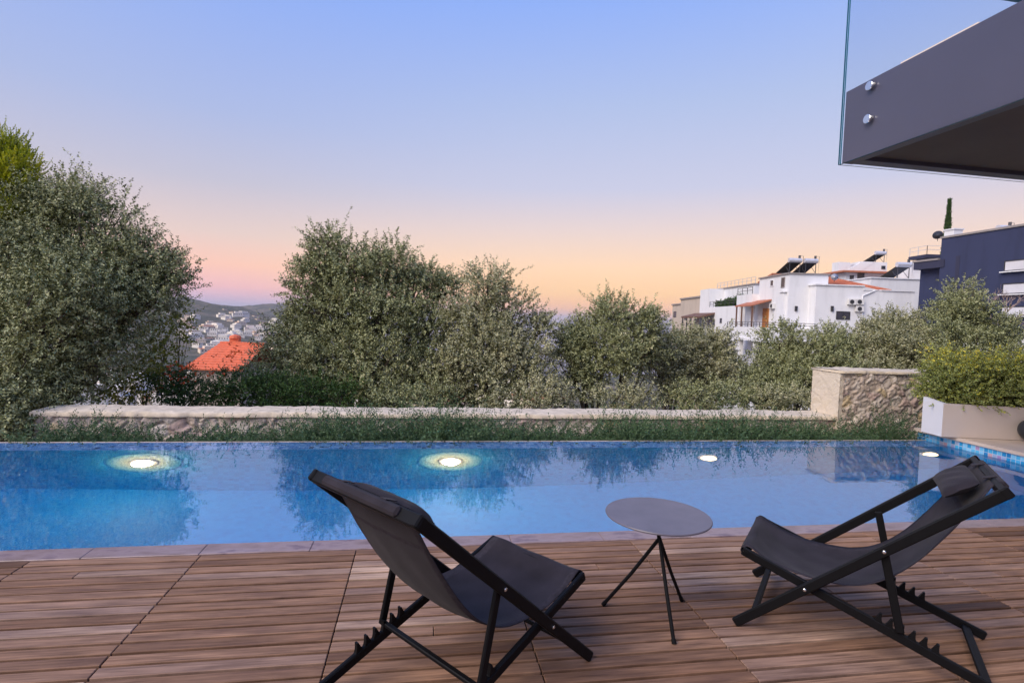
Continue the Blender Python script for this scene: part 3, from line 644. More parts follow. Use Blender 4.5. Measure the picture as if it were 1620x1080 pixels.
b=MB();b.span((3.62,3.16,3.412),(3.80,3.76,3.49),bev=.004);b.build('peach_strip',K['peach'],e,world=True)  # plain peach box just inside the side fascia, behind the glass
e=empty('roof_canopy',(6.9,5.0,5.6),label='dark roof canopy edge cutting the top right corner above the balcony',cat='roof canopy')
ry=at(1600,2,Z=5.6)[1]
b=MB();b.span((5.2,-2.5,5.62),(13,ry,5.95));b.build('slab',K['navydark'],e,world=True)
b=MB();b.span((5.2,ry-.02,5.60),(13,ry+.012,5.64));b.build('edge_trim',K['glassedge'],e,world=True)
# ------------------------------------------------------------------ vegetation
def nrmz(a): return a/(np.linalg.norm(a,axis=-1,keepdims=True)+1e-9)
def spray(starts,dirs,lens,nl,leafL,leafW,g,spread=.9,droop=0.,vbase=None):
    """leaves along shoots. returns quads (n,4,3), v, twig segments"""
    n=len(starts);t=np.linspace(.08,1,nl)[None,:,None]
    bend=nrmz(g.normal(0,1,(n,3)))*.18;bend[:,2]-=droop
    P=starts[:,None]+dirs[:,None]*lens[:,None,None]*t+bend[:,None]*lens[:,None,None]*t*t
    D=nrmz(dirs[:,None]+2*bend[:,None]*t)
    rnd=nrmz(g.normal(0,1,(n,nl,3)));sidev=nrmz(np.cross(D,rnd))
    ax=nrmz(D*(1-spread*.45)+sidev*spread);Ls=leafL*g.uniform(.7,1.25,(n,nl,1))*(1-.35*t);Ws=leafW*g.uniform(.75,1.2,(n,nl,1))
    wdir=nrmz(np.cross(ax,nrmz(g.normal(0,1,(n,nl,3))+np.array([0,0,.6]))))
    b0=P;mid=P+ax*Ls*.45;tip=P+ax*Ls
    Q=np.stack([b0,mid-wdir*Ws*.5,tip,mid+wdir*Ws*.5],2).reshape(-1,4,3)
    vv=np.repeat((g.uniform(0,1,n) if vbase is None else vbase)[:,None],nl,1)*.55+g.uniform(0,.45,(n,nl))
    return Q,np.clip(vv,0,1).ravel(),P
def ribbons(P,w,g):
    """thin twig strips from polylines (n,k,3)"""
    a=P[:,:-1];c_=P[:,1:];d=nrmz(c_-a);s=nrmz(np.cross(d,nrmz(g.normal(0,1,(len(P),1,3)))+0*d))*w
    q1=np.stack([a-s,a+s,c_+s*.7,c_-s*.7],2).reshape(-1,4,3);s2=nrmz(np.cross(d,s))*w
    q2=np.stack([a-s2,a+s2,c_+s2*.7,c_-s2*.7],2).reshape(-1,4,3);return np.concatenate([q1,q2])
def tree(name,label,cat,base,lobes,mat,seed,dens=1.,leafL=.062,leafW=.022,nl=26,slen=(.16,.42),up=.45,group=None,trunk=.11,limbs=True,shell=.55,spread=1.15,droop=.05,extra=None,wood='bark',forks=None,vfun=None,clump=.40):
    g=np.random.default_rng(seed);base=np.array(base,float)
    e=empty(name,base,label=label,cat=cat,group=group)
    LB=[(np.array(c_,float),np.array(r_,float)*np.ones(3)) for c_,r_ in lobes]
    S_=[];D_=[];L_=[];VB_=[]
    for c_,r_ in LB:
        vol=4/3*PI*r_[0]*r_[1]*r_[2];area=4*PI*((r_[0]*r_[1]+r_[1]*r_[2]+r_[0]*r_[2])/3)
        # sub-clumps: bundles of shoots with gaps between them
        sz=clump*float(np.mean(r_))**.5
        nc=int(max(6,area/(sz*sz)*.95));uc=nrmz(g.normal(0,1,(nc,3)));rc=g.uniform(.30,1.06,nc)**.8
        pc_=c_+uc*r_*rc[:,None]*.88;vb=g.uniform(-.34,.38,nc)  # clump tones put lit and dark patches of the crown into leaf colour
        n=int(dens*area*118)+6;ci=g.integers(0,nc,n);off=g.normal(0,1,(n,3))*sz*np.array([.34,.34,.28])
        p=pc_[ci]+off;u=uc[ci];rr_=rc[ci]
        dd=nrmz(nrmz(off)*.8+u*.7+np.array([0,0,up])+g.normal(0,.25,(n,3)))
        S_.append(p);D_.append(dd);L_.append(g.uniform(*slen,n)*(.75+.25*rr_));VB_.append(np.clip(.44+g.normal(0,.12)+vb[ci]+g.normal(0,.16,n),0,1))
    S_=np.concatenate(S_);D_=np.concatenate(D_);L_=np.concatenate(L_);VB_=np.concatenate(VB_)
    if vfun is not None: VB_=vfun(S_,VB_,g)
    up_=(g.random(len(L_))<.025)&(D_[:,2]>.35);L_=np.where(up_,L_*1.5,L_);D_=np.where(up_[:,None],nrmz(D_+np.array([0,0,.5])),D_)
    Q,v,P=spray(S_,D_,L_,nl,leafL*.9,leafW*.88,g,spread,droop,VB_)
    fastmesh('foliage',Q-base,4,K[mat],e,{'v':v})
    tw=ribbons(P[::2,::max(1,nl//3)],.0022,g)
    # wood
    b=MB();fk=base+np.array([g.normal(0,.1),g.normal(0,.1),max(.35,.28*(np.mean([c_[2] for c_,_ in LB])-base[2]))]) if forks is None else np.array(forks)
    b.tube([base-[0,0,.25],base+(fk-base)*.5+g.normal(0,.03,3),fk],[trunk*1.35,trunk,trunk*.9],10)
    segs=[]
    for c_,r_ in (LB if limbs else []):
        m1=fk+(c_-fk)*.45+g.normal(0,.12,3)+[0,0,-.05];m2=fk+(c_-fk)*.8+g.normal(0,.06,3)
        b.tube([fk-[0,0,.08],m1,m2,c_+[0,0,r_[2]*.3]],[trunk*.62,trunk*.42,trunk*.26,trunk*.12],7)
        for q in range(7):
            u=nrmz(g.normal(0,1,3)+[0,0,.5]);t_=c_+u*r_*.8;s0=m1+(c_-m1)*g.uniform(.2,1)
            b.tube([s0,(s0+t_)/2+g.normal(0,.07,3),t_],[trunk*.20,trunk*.12,trunk*.04],5,cap=False)
    n0=len(b.f)
    tr=b.build('trunk',K[wood],e,world=True)
    tq=fastmesh('twigs',tw-base,4,K[wood],tr);tq['kind']='stuff'
    return e
def lob(lst,sq=1.0,dy=1.0):
    out=[]
    for px,py,rp,Yd in lst:
        c_=at(px,py,Y=Yd);r_=rp*depth(c_)/F;out.append((c_,(r_,r_*dy,r_*sq)))
    return out
def gz(x,y): return float(terr(x,y))
def tb(px,Yd): 
    c_=at(px,600,Y=Yd);return (c_[0],c_[1],gz(c_[0],c_[1]))
G='olive trees growing behind the stone wall'
tree('olive_tree','huge grey-green olive tree filling the left edge, hanging over the end of the stone wall','tree',(-6.6,8.9,gz(-6.6,8.9)),lob([(60,345,62,9.3),(120,330,48,9.4),(160,375,66,9.2),(20,420,80,8.8),(115,450,80,8.5),(215,425,58,9.2),(262,432,38,9.3),(240,470,40,9.0),(165,500,55,8.6),(60,540,80,8.1),(150,570,48,8.4),(20,610,62,7.5),(-20,500,80,8.4),(50,620,38,8.0),(-50,380,70,9),(2,665,30,7.2),(95,480,60,8.0)]),'olive',11,dens=1.15,leafL=.058,leafW=.021,nl=24,slen=(.14,.36),trunk=.19,group=G)
tree('olive_tree','wide bushy olive tree in the middle, tallest behind the stone wall','tree',tb(560,11.2),lob([(503,420,36,11.2),(515,385,24,11.3),(555,425,45,11.2),(612,430,45,11.4),(665,450,36,11.5),(484,470,34,11),(528,490,54,11),(600,510,66,10.8),(670,520,52,11),(462,555,40,10.8),(510,580,54,10.4),(590,590,60,10.2),(670,600,52,10.4),(415,605,26,10.4),(470,515,30,11.3),(705,455,24,11.6)]),'olive',12,dens=.85,leafL=.07,leafW=.026,nl=26,trunk=.15,group=G)
tree('olive_tree','dense olive tree with pointed crown just right of the tallest middle olive','tree',tb(775,10.8),lob([(770,458,34,10.8),(745,500,44,10.7),(800,505,42,10.8),(770,555,52,10.3),(720,570,44,10.2),(825,570,42,10.2),(850,520,24,10.9),(770,610,42,9.9),(845,615,34,9.9),(715,625,32,10)]),'olive2',13,dens=.85,leafL=.07,leafW=.026,nl=26,trunk=.12,group=G)
tree('olive_tree','round-headed olive tree with bare dark stems showing under it, left of the pale villas','tree',tb(955,11.2),lob([(905,545,26,11.2),(925,528,27,11.2),(960,508,34,11.3),(1005,512,34,11.2),(1032,545,26,11.3),(905,565,36,11),(955,560,44,10.8),(1000,565,34,11),(930,600,30,10.7)]),'olive',14,dens=.88,leafL=.07,leafW=.026,nl=26,trunk=.10,group=G)
tree('olive_tree','leaning olive tree with a slanting forked trunk, below the beige villa','tree',tb(1045,11.6),lob([(1075,555,36,12),(1120,555,38,12.2),(1148,580,26,12.2),(1085,590,34,11.8),(1125,600,30,11.8),(1045,575,28,11.6),(1062,610,20,11.3)]),'olive2',15,dens=1.0,leafL=.072,leafW=.027,nl=26,trunk=.10,group=G)
tree('olive_tree','low spreading olive tree in front of the white villa balcony','tree',tb(1260,12.2),lob([(1235,548,32,12.4),(1280,566,38,12),(1320,554,32,12.4),(1215,590,36,12),(1265,605,40,11.6),(1320,600,40,11.6),(1185,605,26,11.8),(1240,625,26,11.2),(1195,630,20,11.2)]),'olive',16,dens=.95,leafL=.074,leafW=.028,nl=26,trunk=.12,group=G)
tree('olive_tree','olive tree between the low spreading olive and the tall one by the navy house','tree',tb(1400,12.8),lob([(1375,540,30,12.8),(1412,524,30,13),(1450,530,30,13),(1360,572,38,12.2),(1415,560,44,12.2),(1465,565,38,12),(1400,600,36,11.6),(1345,605,26,11.6)]),'olive2',17,dens=.95,leafL=.076,leafW=.028,nl=26,trunk=.12,group=G)
tree('olive_tree','tall airy olive tree against the navy house, behind the planter hedge','tree',tb(1525,12.),lob([(1522,475,26,12.2),(1505,505,30,12.2),(1545,510,36,12),(1580,530,26,12),(1500,545,38,11.6),(1550,555,38,11.6),(1595,560,22,11.6),(1480,575,30,11.4)]),'olive',18,dens=.75,leafL=.072,leafW=.028,nl=24,trunk=.10,group=G)
# bare twiggy branch
g=np.random.default_rng(3);b=MB();e=empty('bare_tree',tb(1575,12.6),label='leafless pinkish twigs rising beside the tall airy olive tree',cat='bare tree')
q=at(1570,520,Y=12.6);b.tube([np.array(e.location),q-[0,0,1.],q],[.06,.045,.03],7)
b.build('trunk',K['twig'],e,world=True)
b=MB()
def twig(p,d,l,r,dep):
    q=p+d*l;b.tube([p,(p+q)/2+g.normal(0,.03*l,3),q],[r,r*.8,r*.55],5,cap=False)
    if dep:
        for _ in range(3): twig(p+(q-p)*g.uniform(.5,1),nrmz(d+g.normal(0,.45,3)+[0,0,.2]),l*g.uniform(.5,.75),r*.6,dep-1)
for a_ in range(4): twig(q,nrmz(np.array([g.normal(0,.5),g.normal(0,.5),1.])),.62,.018,3)
b.build('branches',K['twig'],e,world=True)
# golden cypress top left
tree('golden_cypress','bright yellow-green conifer with flame-shaped tips at the top left corner of the trees','tree',(-8.6,9.6,gz(-8.6,9.6)),[(at(-25,320,Y=9.6),(.55,.55,1.4)),(at(16,252,Y=9.5),(.13,.2,.34)),(at(-4,250,Y=9.6),(.25,.2,.40)),(at(8,282,Y=9.5),(.26,.2,.3)),(at(37,262,Y=9.4),(.10,.2,.18)),(at(30,285,Y=9.3),(.22,.2,.28)),(at(4,300,Y=9.2),(.26,.3,.5)),(at(38,318,Y=9.2),(.16,.2,.2)),(at(0,335,Y=9.1),(.3,.3,.3))],'cypress',21,dens=2.2,leafL=.045,leafW=.017,nl=26,slen=(.12,.26),up=1.3,trunk=.12,spread=.5,droop=0)
# lit vine, flowering creeper, undergrowth
tree('climbing_vine','yellow-green leafy vine hanging at the right edge of the huge left olive','vine',tb(250,9.6),lob([(262,535,24,9.6),(240,570,28,9.5),(215,600,26,9.3),(285,505,13,9.7),(180,610,26,9.1)],1.25),'yellow',22,dens=.8,leafL=.06,leafW=.035,nl=12,slen=(.2,.4),up=-.1,trunk=.03,spread=1.1)
e=tree('flowering_creeper','dark green creeper dotted with orange flowers in front of the red tiled roof','creeper',tb(330,9.4),lob([(300,622,25,9.2),(345,624,26,9.1),(390,624,27,9.1),(268,612,22,9.2),(362,598,11,9.4),(282,598,13,9.4),(425,618,28,9.2),(450,630,24,9.0)],.9),'green',23,dens=2.4,leafL=.045,leafW=.026,nl=14,slen=(.12,.3),up=.3,trunk=.03)
g=np.random.default_rng(9);Q=[]
for px,py,sp,n in[(292,578,9,16),(275,600,11,16),(300,600,8,10),(362,562,8,14),(372,552,6,8),(252,612,7,6),(340,592,10,6),(318,588,8,6),(268,590,6,6)]:
    for _ in range(n):
        p=at(px+g.normal(0,sp),py+g.normal(0,sp*.6),Y=9.15+g.uniform(-.2,.2))
        for k_ in range(6):
            a1=nrmz(g.normal(0,1,3));a2=nrmz(np.cross(a1,g.normal(0,1,3)));l=.032
            Q.append([p,p+a1*l*.5-a2*l*.35,p+a1*l,p+a1*l*.5+a2*l*.35])
Q=np.array(Q);fl_=fastmesh('flowers',Q-np.array(e.location),4,K['flower'],e,{'v':g.uniform(0,1,len(Q))});fl_['kind']='stuff'
BG='bushes between the stone wall and the olive trees'
for i,(lst,mt,lab) in enumerate([([(490,632,26,9.3),(540,635,24,9.2),(460,625,24,9.6)],'green','dark low bush under the middle olive, right of the orange-flowered creeper'),
    ([(610,635,24,9.2),(660,636,22,9.2),(700,632,24,9.4)],'olive','grey-green low bush beneath the right half of the middle olive'),
    ([(790,635,24,9.2),(850,632,26,9.2),(885,628,22,9.6)],'olive2','silvery low bush right under the pointed olive crown'),
    ([(985,628,20,10),(1020,632,20,9.6),(950,636,16,9.4)],'olive2','small pale bush between the round-headed olive and the leaning olive'),
    ([(1090,632,24,9.8),(1135,630,24,10),(1165,622,22,10.4)],'olive','low bush below the leaning olive, dull brownish green'),
    ([(1225,640,20,9.6),(1270,640,22,9.4)],'olive2','low bush touching the tall rubble wall section'),
    ([(12,640,28,7.0),(6,690,20,6.75),(20,665,20,6.9),(-25,650,40,7.0)],'olive','dark bush at the far left, beyond the end of the stone wall')]):
    c_=at(lst[0][0],600,Y=lst[0][3]);tree('bush',lab,'bush',(c_[0],c_[1],gz(c_[0],c_[1])),lob(lst),mt,30+i,dens=1.1,leafL=.06,leafW=.024,nl=20,slen=(.15,.35),trunk=.03,group=BG,clump=.32)
# planter hedge
mid=lambda t,s_:A0+dx*t+dn*s_
HB=[]
for t in np.arange(.30,3.1,.28):
    for s_ in(.2,.5): HB.append((np.array([*mid(t,s_),PH+.14]),(.23,.23,.24)))
for t in np.arange(.32,3.1,.36): HB.append((np.array([*mid(t,.35),PH+.36]),(.25,.27,.23)))

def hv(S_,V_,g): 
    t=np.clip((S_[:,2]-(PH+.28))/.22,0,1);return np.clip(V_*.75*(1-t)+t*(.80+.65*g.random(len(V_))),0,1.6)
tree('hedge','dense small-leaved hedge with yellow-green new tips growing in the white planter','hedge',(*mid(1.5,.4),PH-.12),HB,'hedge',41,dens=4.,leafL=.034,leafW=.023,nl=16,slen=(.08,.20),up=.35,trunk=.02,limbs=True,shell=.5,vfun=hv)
# feathery planting strip
g=np.random.default_rng(50);Q=[];VV=[];TT=[]
for x in np.arange(-4.0,6.5,.12):
    dn_=.55+.45*math.sin(x*2.3)*math.sin(x*.9+1)+.3*math.sin(x*5.1)
    n=int(np.clip(20+11*dn_+(6 if x>-2.2 else -8)-(8 if x>5.6 else 0),6,44))
    for yy in(6.2,6.34,6.5,6.66):
        st=np.stack([x+g.normal(0,.07,n),np.full(n,yy)+g.normal(0,.06,n),np.full(n,-.34)],1)
        dr=nrmz(np.stack([g.normal(0,.55,n),g.normal(-.05,.3,n),np.full(n,1.)],1));hh=np.clip(.46+.18*dn_+.12*math.sin(x*1.7+2)+.10*math.sin(x*8.3),.24,.85)*g.uniform(.5,1.35,n)*(1.0 if x>-2.6 else .72)
        q,v,P=spray(st,dr,hh,36,.045,.011,g,.75,.25);Q.append(q);VV.append(v)
Q=np.concatenate(Q);o=fastmesh('ground_cover',Q,4,K['shrub'],None,{'v':np.concatenate(VV)});tag(o,'feathery dark green planting between the pool edge and the stone wall','ground cover',kind='stuff')

# ------------------------------------------------------------------ buildings
class Fr:
    """a building's own upright frame: a = along the front (to the right), b = away from the camera"""
    def __init__(s,o,phi): s.o=np.array(o,float);s.a=np.array([math.cos(phi),-math.sin(phi),0]);s.b=np.array([math.sin(phi),math.cos(phi),0]);s.phi=phi
    def W(s,a,b,z): return s.o[:2].tolist() and (s.o+s.a*a+s.b*b+np.array([0,0,z-s.o[2]]))
    def onF(s,px,py,b=0.): # pixel -> (a,z) on the plane at depth b
        d=raydir(px,py);C=np.array([0,0,H]);t=((s.o+s.b*b-C)@s.b)/(d@s.b);p=C+d*t;return float((p-s.o)@s.a),float(p[2])
    def onL(s,px,py,a=0.): # pixel -> (b,z) on the side plane at a
        d=raydir(px,py);C=np.array([0,0,H]);t=((s.o+s.a*a-C)@s.a)/(d@s.a);p=C+d*t;return float((p-s.o)@s.b),float(p[2])
    def box(s,mb,a0,a1,b0,b1,z0,z1,m=0):
        c=s.W((a0+a1)/2,(b0+b1)/2,(z0+z1)/2);mb.box(c,(abs(a1-a0),abs(b1-b0),abs(z1-z0)),np.stack([s.a,s.b,[0,0,1]],1),m);return mb
def part(name,mat,e,fr,bx,**k):
    b=MB()
    for q in bx: fr.box(b,*q)
    return b.build(name,mat,e,world=True,**k)
def windowF(e,fr,px0,px1,py0,py1,b=0.,mat='window',frame='frame',mull=1,th=.07):
    a0,z1=fr.onF(px0,py0,b);a1,_=fr.onF(px1,py0,b);_,z0=fr.onF(px0,py1,b)
    return win(e,fr,'F',b,a0,a1,z0,z1,mat,frame,mull,th)
def windowL(e,fr,px0,px1,py0,py1,a=0.,mat='window',frame='frame',mull=1,th=.07):
    b1,z1=fr.onL(px0,py0,a);b0,_=fr.onL(px1,py0,a);_,z0=fr.onL(px0,py1,a)
    return win(e,fr,'L',a,min(b0,b1),max(b0,b1),z0,z1,mat,frame,mull,th)
def win(e,fr,kind,off,u0,u1,z0,z1,mat,frame,mull,th):
    def bx(mb,x0,x1,y0,y1,zz0,zz1):
        if kind=='F': fr.box(mb,x0,x1,off-y1,off-y0,zz0,zz1)
        else: fr.box(mb,off-y1,off-y0,x0,x1,zz0,zz1)
    f=MB();bx(f,u0-th,u1+th,0,.06,z1,z1+th);bx(f,u0-th,u1+th,0,.09,z0-th,z0);bx(f,u0-th,u0,0,.06,z0,z1);bx(f,u1,u1+th,0,.06,z0,z1)
    for i in range(1,mull): x=u0+(u1-u0)*i/mull;bx(f,x-th*.4,x+th*.4,.021,.05,z0,z1)
    o=f.build('window',K[frame],e,world=True);p=MB();bx(p,u0,u1,-.02,.02,z0,z1);p.build('pane',K[mat],o,world=True);return o
def railing(e,P,h=.9,mat='rail',posts=None,name='railing'):
    b=MB();P=[np.array(p,float) for p in P]
    for p,q in zip(P[:-1],P[1:]):
        Ln=np.linalg.norm(q-p);n=max(1,int(Ln/1.6))
        for zz in(h,h*.55): b.bar(p+[0,0,zz],q+[0,0,zz],.06,.06,side=(0,0,1),bev=0)
        for i in range(n+1): c_=p+(q-p)*i/n;b.bar(c_,c_+[0,0,h],.06,.06,side=(1,0,0),bev=0)
    return b.build(name,K[mat],e,world=True)
def heater(label,fr,a,b,z,group='solar water heaters on the flat roofs',sc=1.,lean=1.9):
    e=empty('solar_water_heater',fr.W(a,b,z),label=label,cat='solar water heater',group=group)
    P=lambda x,y,zz:fr.W(a+x*sc,b+y*sc,z+zz*sc)
    m=MB();m.tube([P(-.75,0,1.55),P(.75,0,1.55)],.27*sc,16);t=m.build('tank',K['tank'],e,world=True)
    m=MB()
    p=[P(-.75,.1,1.30),P(.75,.1,1.30),P(.75-.55,lean,.12),P(-.75-.55,lean,.12)];q=[v+np.array([0,0,.09]) for v in p]
    m.add(p+q,[(3,2,1,0),(4,5,6,7),(0,1,5,4),(1,2,6,5),(2,3,7,6),(3,0,4,7)]);m.build('collector_panel',K['panel'],e,world=True)
    m=MB()
    for x in(-.6,.6):
        m.bar(P(x,0,0),P(x,0,1.35),.06*sc,.06*sc,side=(1,.1,0),bev=0);m.bar(P(x,.05,.1),P(x-.4,lean*.9,.15),.05*sc,.05*sc,side=(0,0,1),bev=0);m.bar(P(x,0,.1),P(x-.15,.75,.95),.04*sc,.04*sc,side=(0,0,1),bev=0)
    m.build('stand',K['rail'],e,world=True)
    m=MB();m.tube([P(.5,0,1.75),P(.5,0,2.15)],.13*sc,10);m.tube([P(.62,0,2.1),P(.95,0,2.1),P(.95,0,0)],.025*sc,6);m.build('float_tank',K['rail'],e,world=True)
    return e
def ac(label,fr,a,b,z,kind='F',group='air conditioner units on the white villa'):
    e=empty('air_conditioner',fr.W(a,b,z),label=label,cat='air conditioner',group=group)
    if kind=='F': bx=lambda m,x0,x1,y0,y1,z0,z1:fr.box(m,a+x0,a+x1,b-y1,b-y0,z+z0,z+z1);ax=-fr.b;c_=fr.W(a-.08,b-.36,z+.33);g1=fr.W
    else: bx=lambda m,x0,x1,y0,y1,z0,z1:fr.box(m,a-y1,a-y0,b+x0,b+x1,z+z0,z+z1);ax=-fr.a;c_=fr.W(a-.36,b-.08,z+.33)
    m=MB();bx(m,-.45,.45,.04,.35,0,.66);m.build('casing',K['acwhite'],e,world=True)
    m=MB();m.lathe(c_,[(.25,0),(.25,.015),(.22,.03)],20,axis=tuple(ax));m.build('fan_grille',K['frame'],e,world=True)
    m=MB();bx(m,-.40,-.36,.0,.36,-.06,-.005);m.build('bracket',K['rail'],e,world=True);m=MB();bx(m,.36,.40,.0,.36,-.06,-.005);m.build('bracket',K['rail'],e,world=True);return e
GZ=-9.5
# --- main white villa
o=at(1246,500,D=65);f1=Fr((o[0],o[1],0),R(11));
e=empty('white_villa',(o[0],o[1],GZ),label='large white stucco villa with wrap-around balcony and red tiled roof, left of the navy house',cat='villa');V1=e
tz=f1.onF(1246,432)[1];ta=f1.onF(1311,435)[0];tbk=f1.onL(1202,441)[0]
part('tower_wall',K['white'],e,f1,[(0,ta,0,tbk,GZ,tz-.08)])
part('tower_cornice',K['coffer'],e,f1,[(-.15,ta+.15,-.15,tbk+.15,tz-.08,tz+.08)])
# wing in front, to the right
wb=-1.6;wa0,wz=f1.onF(1292,450,wb);wa1,wz2=f1.onF(1366,452,wb);wa2,wz3=f1.onF(1447,461,wb)
part('wing_wall',K['white'],e,f1,[(wa0,wa1,wb,12,GZ,wz-.06),(wa1,wa2,wb+.003,12,GZ,wz3-.06)])
b=MB();p=[f1.W(wa1,wb-.06,wz3-.07),f1.W(wa1+2.2,wb-.06,wz3-.07),f1.W(wa1,wb-.06,wz-.06)];p2=[q+f1.b*.5 for q in p];b.add(p+p2,[(0,1,2),(5,4,3),(0,3,4,1),(1,4,5,2),(2,5,3,0)]);b.build('sloping_parapet',K['white'],e,world=True)
part('wing_cornice',K['wframe'],e,f1,[(wa0-.15,wa1+.1,wb-.15,12,wz-.06,wz+.08)])
part('wing_cornice',K['wframe'],e,f1,[(wa1+2.0,wa2+.1,wb-.12,12,wz3-.06,wz3+.06)])
# red roof behind the parapet
def roofp(e,fr,a0,a1,b0,b1,z0,z1,name='tiled_roof',mat='roof',hip=2.5,ridge=.5):
    n=18;br=b0+(b1-b0)*ridge;V=[];F_=[]
    b=MB();P=lambda a,bb,z:fr.W(a,bb,z)
    c=[P(a0,b0,z0),P(a1,b0,z0),P(a1,b1,z0),P(a0,b1,z0)];r0=P(a0+hip,br,z1);r1=P(a1-hip,br,z1)
    b.add(c+[r0,r1],[(0,1,5,4),(2,3,4,5),(1,2,5),(3,0,4),(3,2,1,0)])
    # tile ridges running down the front slope
    m=int((a1-a0)/.35)
    for i in range(m+1):
        a=a0+(a1-a0)*i/m;t=min(1,(a-a0)/hip,(a1-a)/hip)
        if t<.05: continue
        q0=P(a,b0,z0+.03);q1=P(a,b0+(br-b0)*t,z0+(z1-z0)*t+.03);b.tube([q0,q1],.06,5)
    b.tube([r0,r1],.11,6);b.tube([c[0],r0],.09,6);b.tube([c[1],r1],.09,6)
    return b.build(name,K[mat],e,world=True)
ra0=f1.onF(1305,450,wb)[0];ra1=f1.onF(1418,459,wb)[0]
roofp(e,f1,ra0,ra1,wb+.9,13,wz3+.12,wz3+2.3,hip=4.6,ridge=.55)
# balcony wrapping round
bl=f1.onL(1165,510,-2.6)[0];ba1,bz=f1.onF(1290,512,-1.9);bz1=f1.onF(1246,509,-1.9)[1]-.75;bz0=bz1-1.5
part('balcony_parapet',K['white'],e,f1,[(-2.6,ba1,-1.9,-1.75,bz0,bz1),(-2.6,-2.45,-1.75,tbk+4,bz0,bz1)])
part('balcony_slab',K['white'],e,f1,[(-2.45,ba1,-1.75,-.002,bz0-.25,bz0+.35),(-2.45,-.002,0,tbk+4,bz0-.25,bz0+.35)])
part('balcony_moulding',K['wframe'],e,f1,[(-2.75,ba1,-2.0,-1.9,bz0-.25,bz0+.05),(-2.75,-2.6,-1.9,tbk+4,bz0-.25,bz0+.05)])
railing(e,[f1.W(ba1,-1.82,bz1),f1.W(-2.52,-1.82,bz1),f1.W(-2.52,tbk+4,bz1)],.62)
for bb_,zz in[(-1.3,GZ),(3.2,GZ),(8.,GZ),(12.6,GZ)]: part('column',K['white'],e,f1,[(-2.5,-2.0,bb_-.25,bb_+.25,zz,bz0-.25)])
b=MB();f1.box(b,-.05,.0,-.3,9,bz0-3.1,bz0-.5);b.build('glazed_wall',K['cream'],e,world=True)
windowL(e,f1,1196,1205,540,560,-.05,mat='window',mull=2)
# left rear block with its own terrace on top
lz=f1.onL(1185,466,-.4)[1];lb=f1.onL(1166,466,-.9)[0]
part('rear_block',K['white'],e,f1,[(-.9,6,tbk+.01,lb,bz1+3.1,lz),(.4,6,tbk+.01,lb,GZ,bz1+3.1)])
for q in(tbk+.5,tbk+3.6,lb-.6): part('column',K['white'],e,f1,[(-.8,-.35,q-.22,q+.22,bz1-.4,bz1+3.1)])
railing(e,[f1.W(-.8,tbk+.2,lz),f1.W(-.8,lb,lz)],.95)
rz=f1.onL(1170,454,2.)[1]
part('roof_room',K['white'],e,f1,[(2.2,7,tbk+.02,lb-1,lz,lz+2.0)])
b=MB();P=f1.W;p=[P(1.7,tbk+.2,lz+2.9),P(7,tbk+.2,lz+2.9),P(7,lb-.6,lz+2.0),P(1.7,lb-.6,lz+2.0)];b.add(p+[v-np.array([0,0,.22]) for v in p],[(0,1,2,3),(7,6,5,4),(0,4,5,1),(1,5,6,2),(2,6,7,3),(3,7,4,0)]);b.build('roof_slab',K['canopy'],e,world=True)
# door, windows
b0_,z1_=f1.onL(1207.5,488);b1_,_=f1.onL(1217,488)
b=MB();f1.box(b,-.06,-.003,b1_,b0_,bz1-.6,z1_);d_=b.build('balcony_door',K['door'],e,world=True)
b=MB();f1.box(b,-.10,-.061,b1_+.12,b1_+.2,bz1+.3,bz1+.55);b.build('handle',K['rail'],d_,world=True)
windowL(e,f1,1219.5,1224,444,452,0,mat='window',frame='wframe')
windowL(e,f1,1237,1242,440,454,0,mat='window',frame='coffer')
windowF(e,f1,1279,1286,492,501,0,mat='window',frame='wframe',mull=1)
windowF(e,f1,1324,1344,493,504,wb,mat='window',mull=2)
part('chimney_breast',K['white'],e,f1,[(-.35,0,.6,1.5,bz1,f1.onL(1238,463)[1])])
part('breast_cap',K['wframe'],e,f1,[(-.5,-.002,.4,1.7,f1.onL(1238,463)[1],f1.onL(1238,461)[1])])
for px,bb_ in[(1259,0),(1316,wb)]:
    a_,z_=f1.onF(px,488,bb_);b=MB();f1.box(b,a_-.14,a_+.14,bb_-.16,bb_-.003,z_-.3,z_+.3,);b.build('wall_lantern',K['frame'],e,world=True)
b=MB();q0=f1.onF(1364,468,wb);q1=f1.onF(1384,459.5,wb);b.tube([f1.W(q0[0],wb-.09,q0[1]),f1.W(q1[0],wb-.09,q1[1])],.07,6);q2=f1.onF(1364,505,wb);b.tube([f1.W(q0[0],wb-.09,q0[1]),f1.W(q2[0]+.02,wb-.09,q2[1]-4)],.07,6);b.build('drain_pipe',K['wframe'],e,world=True)
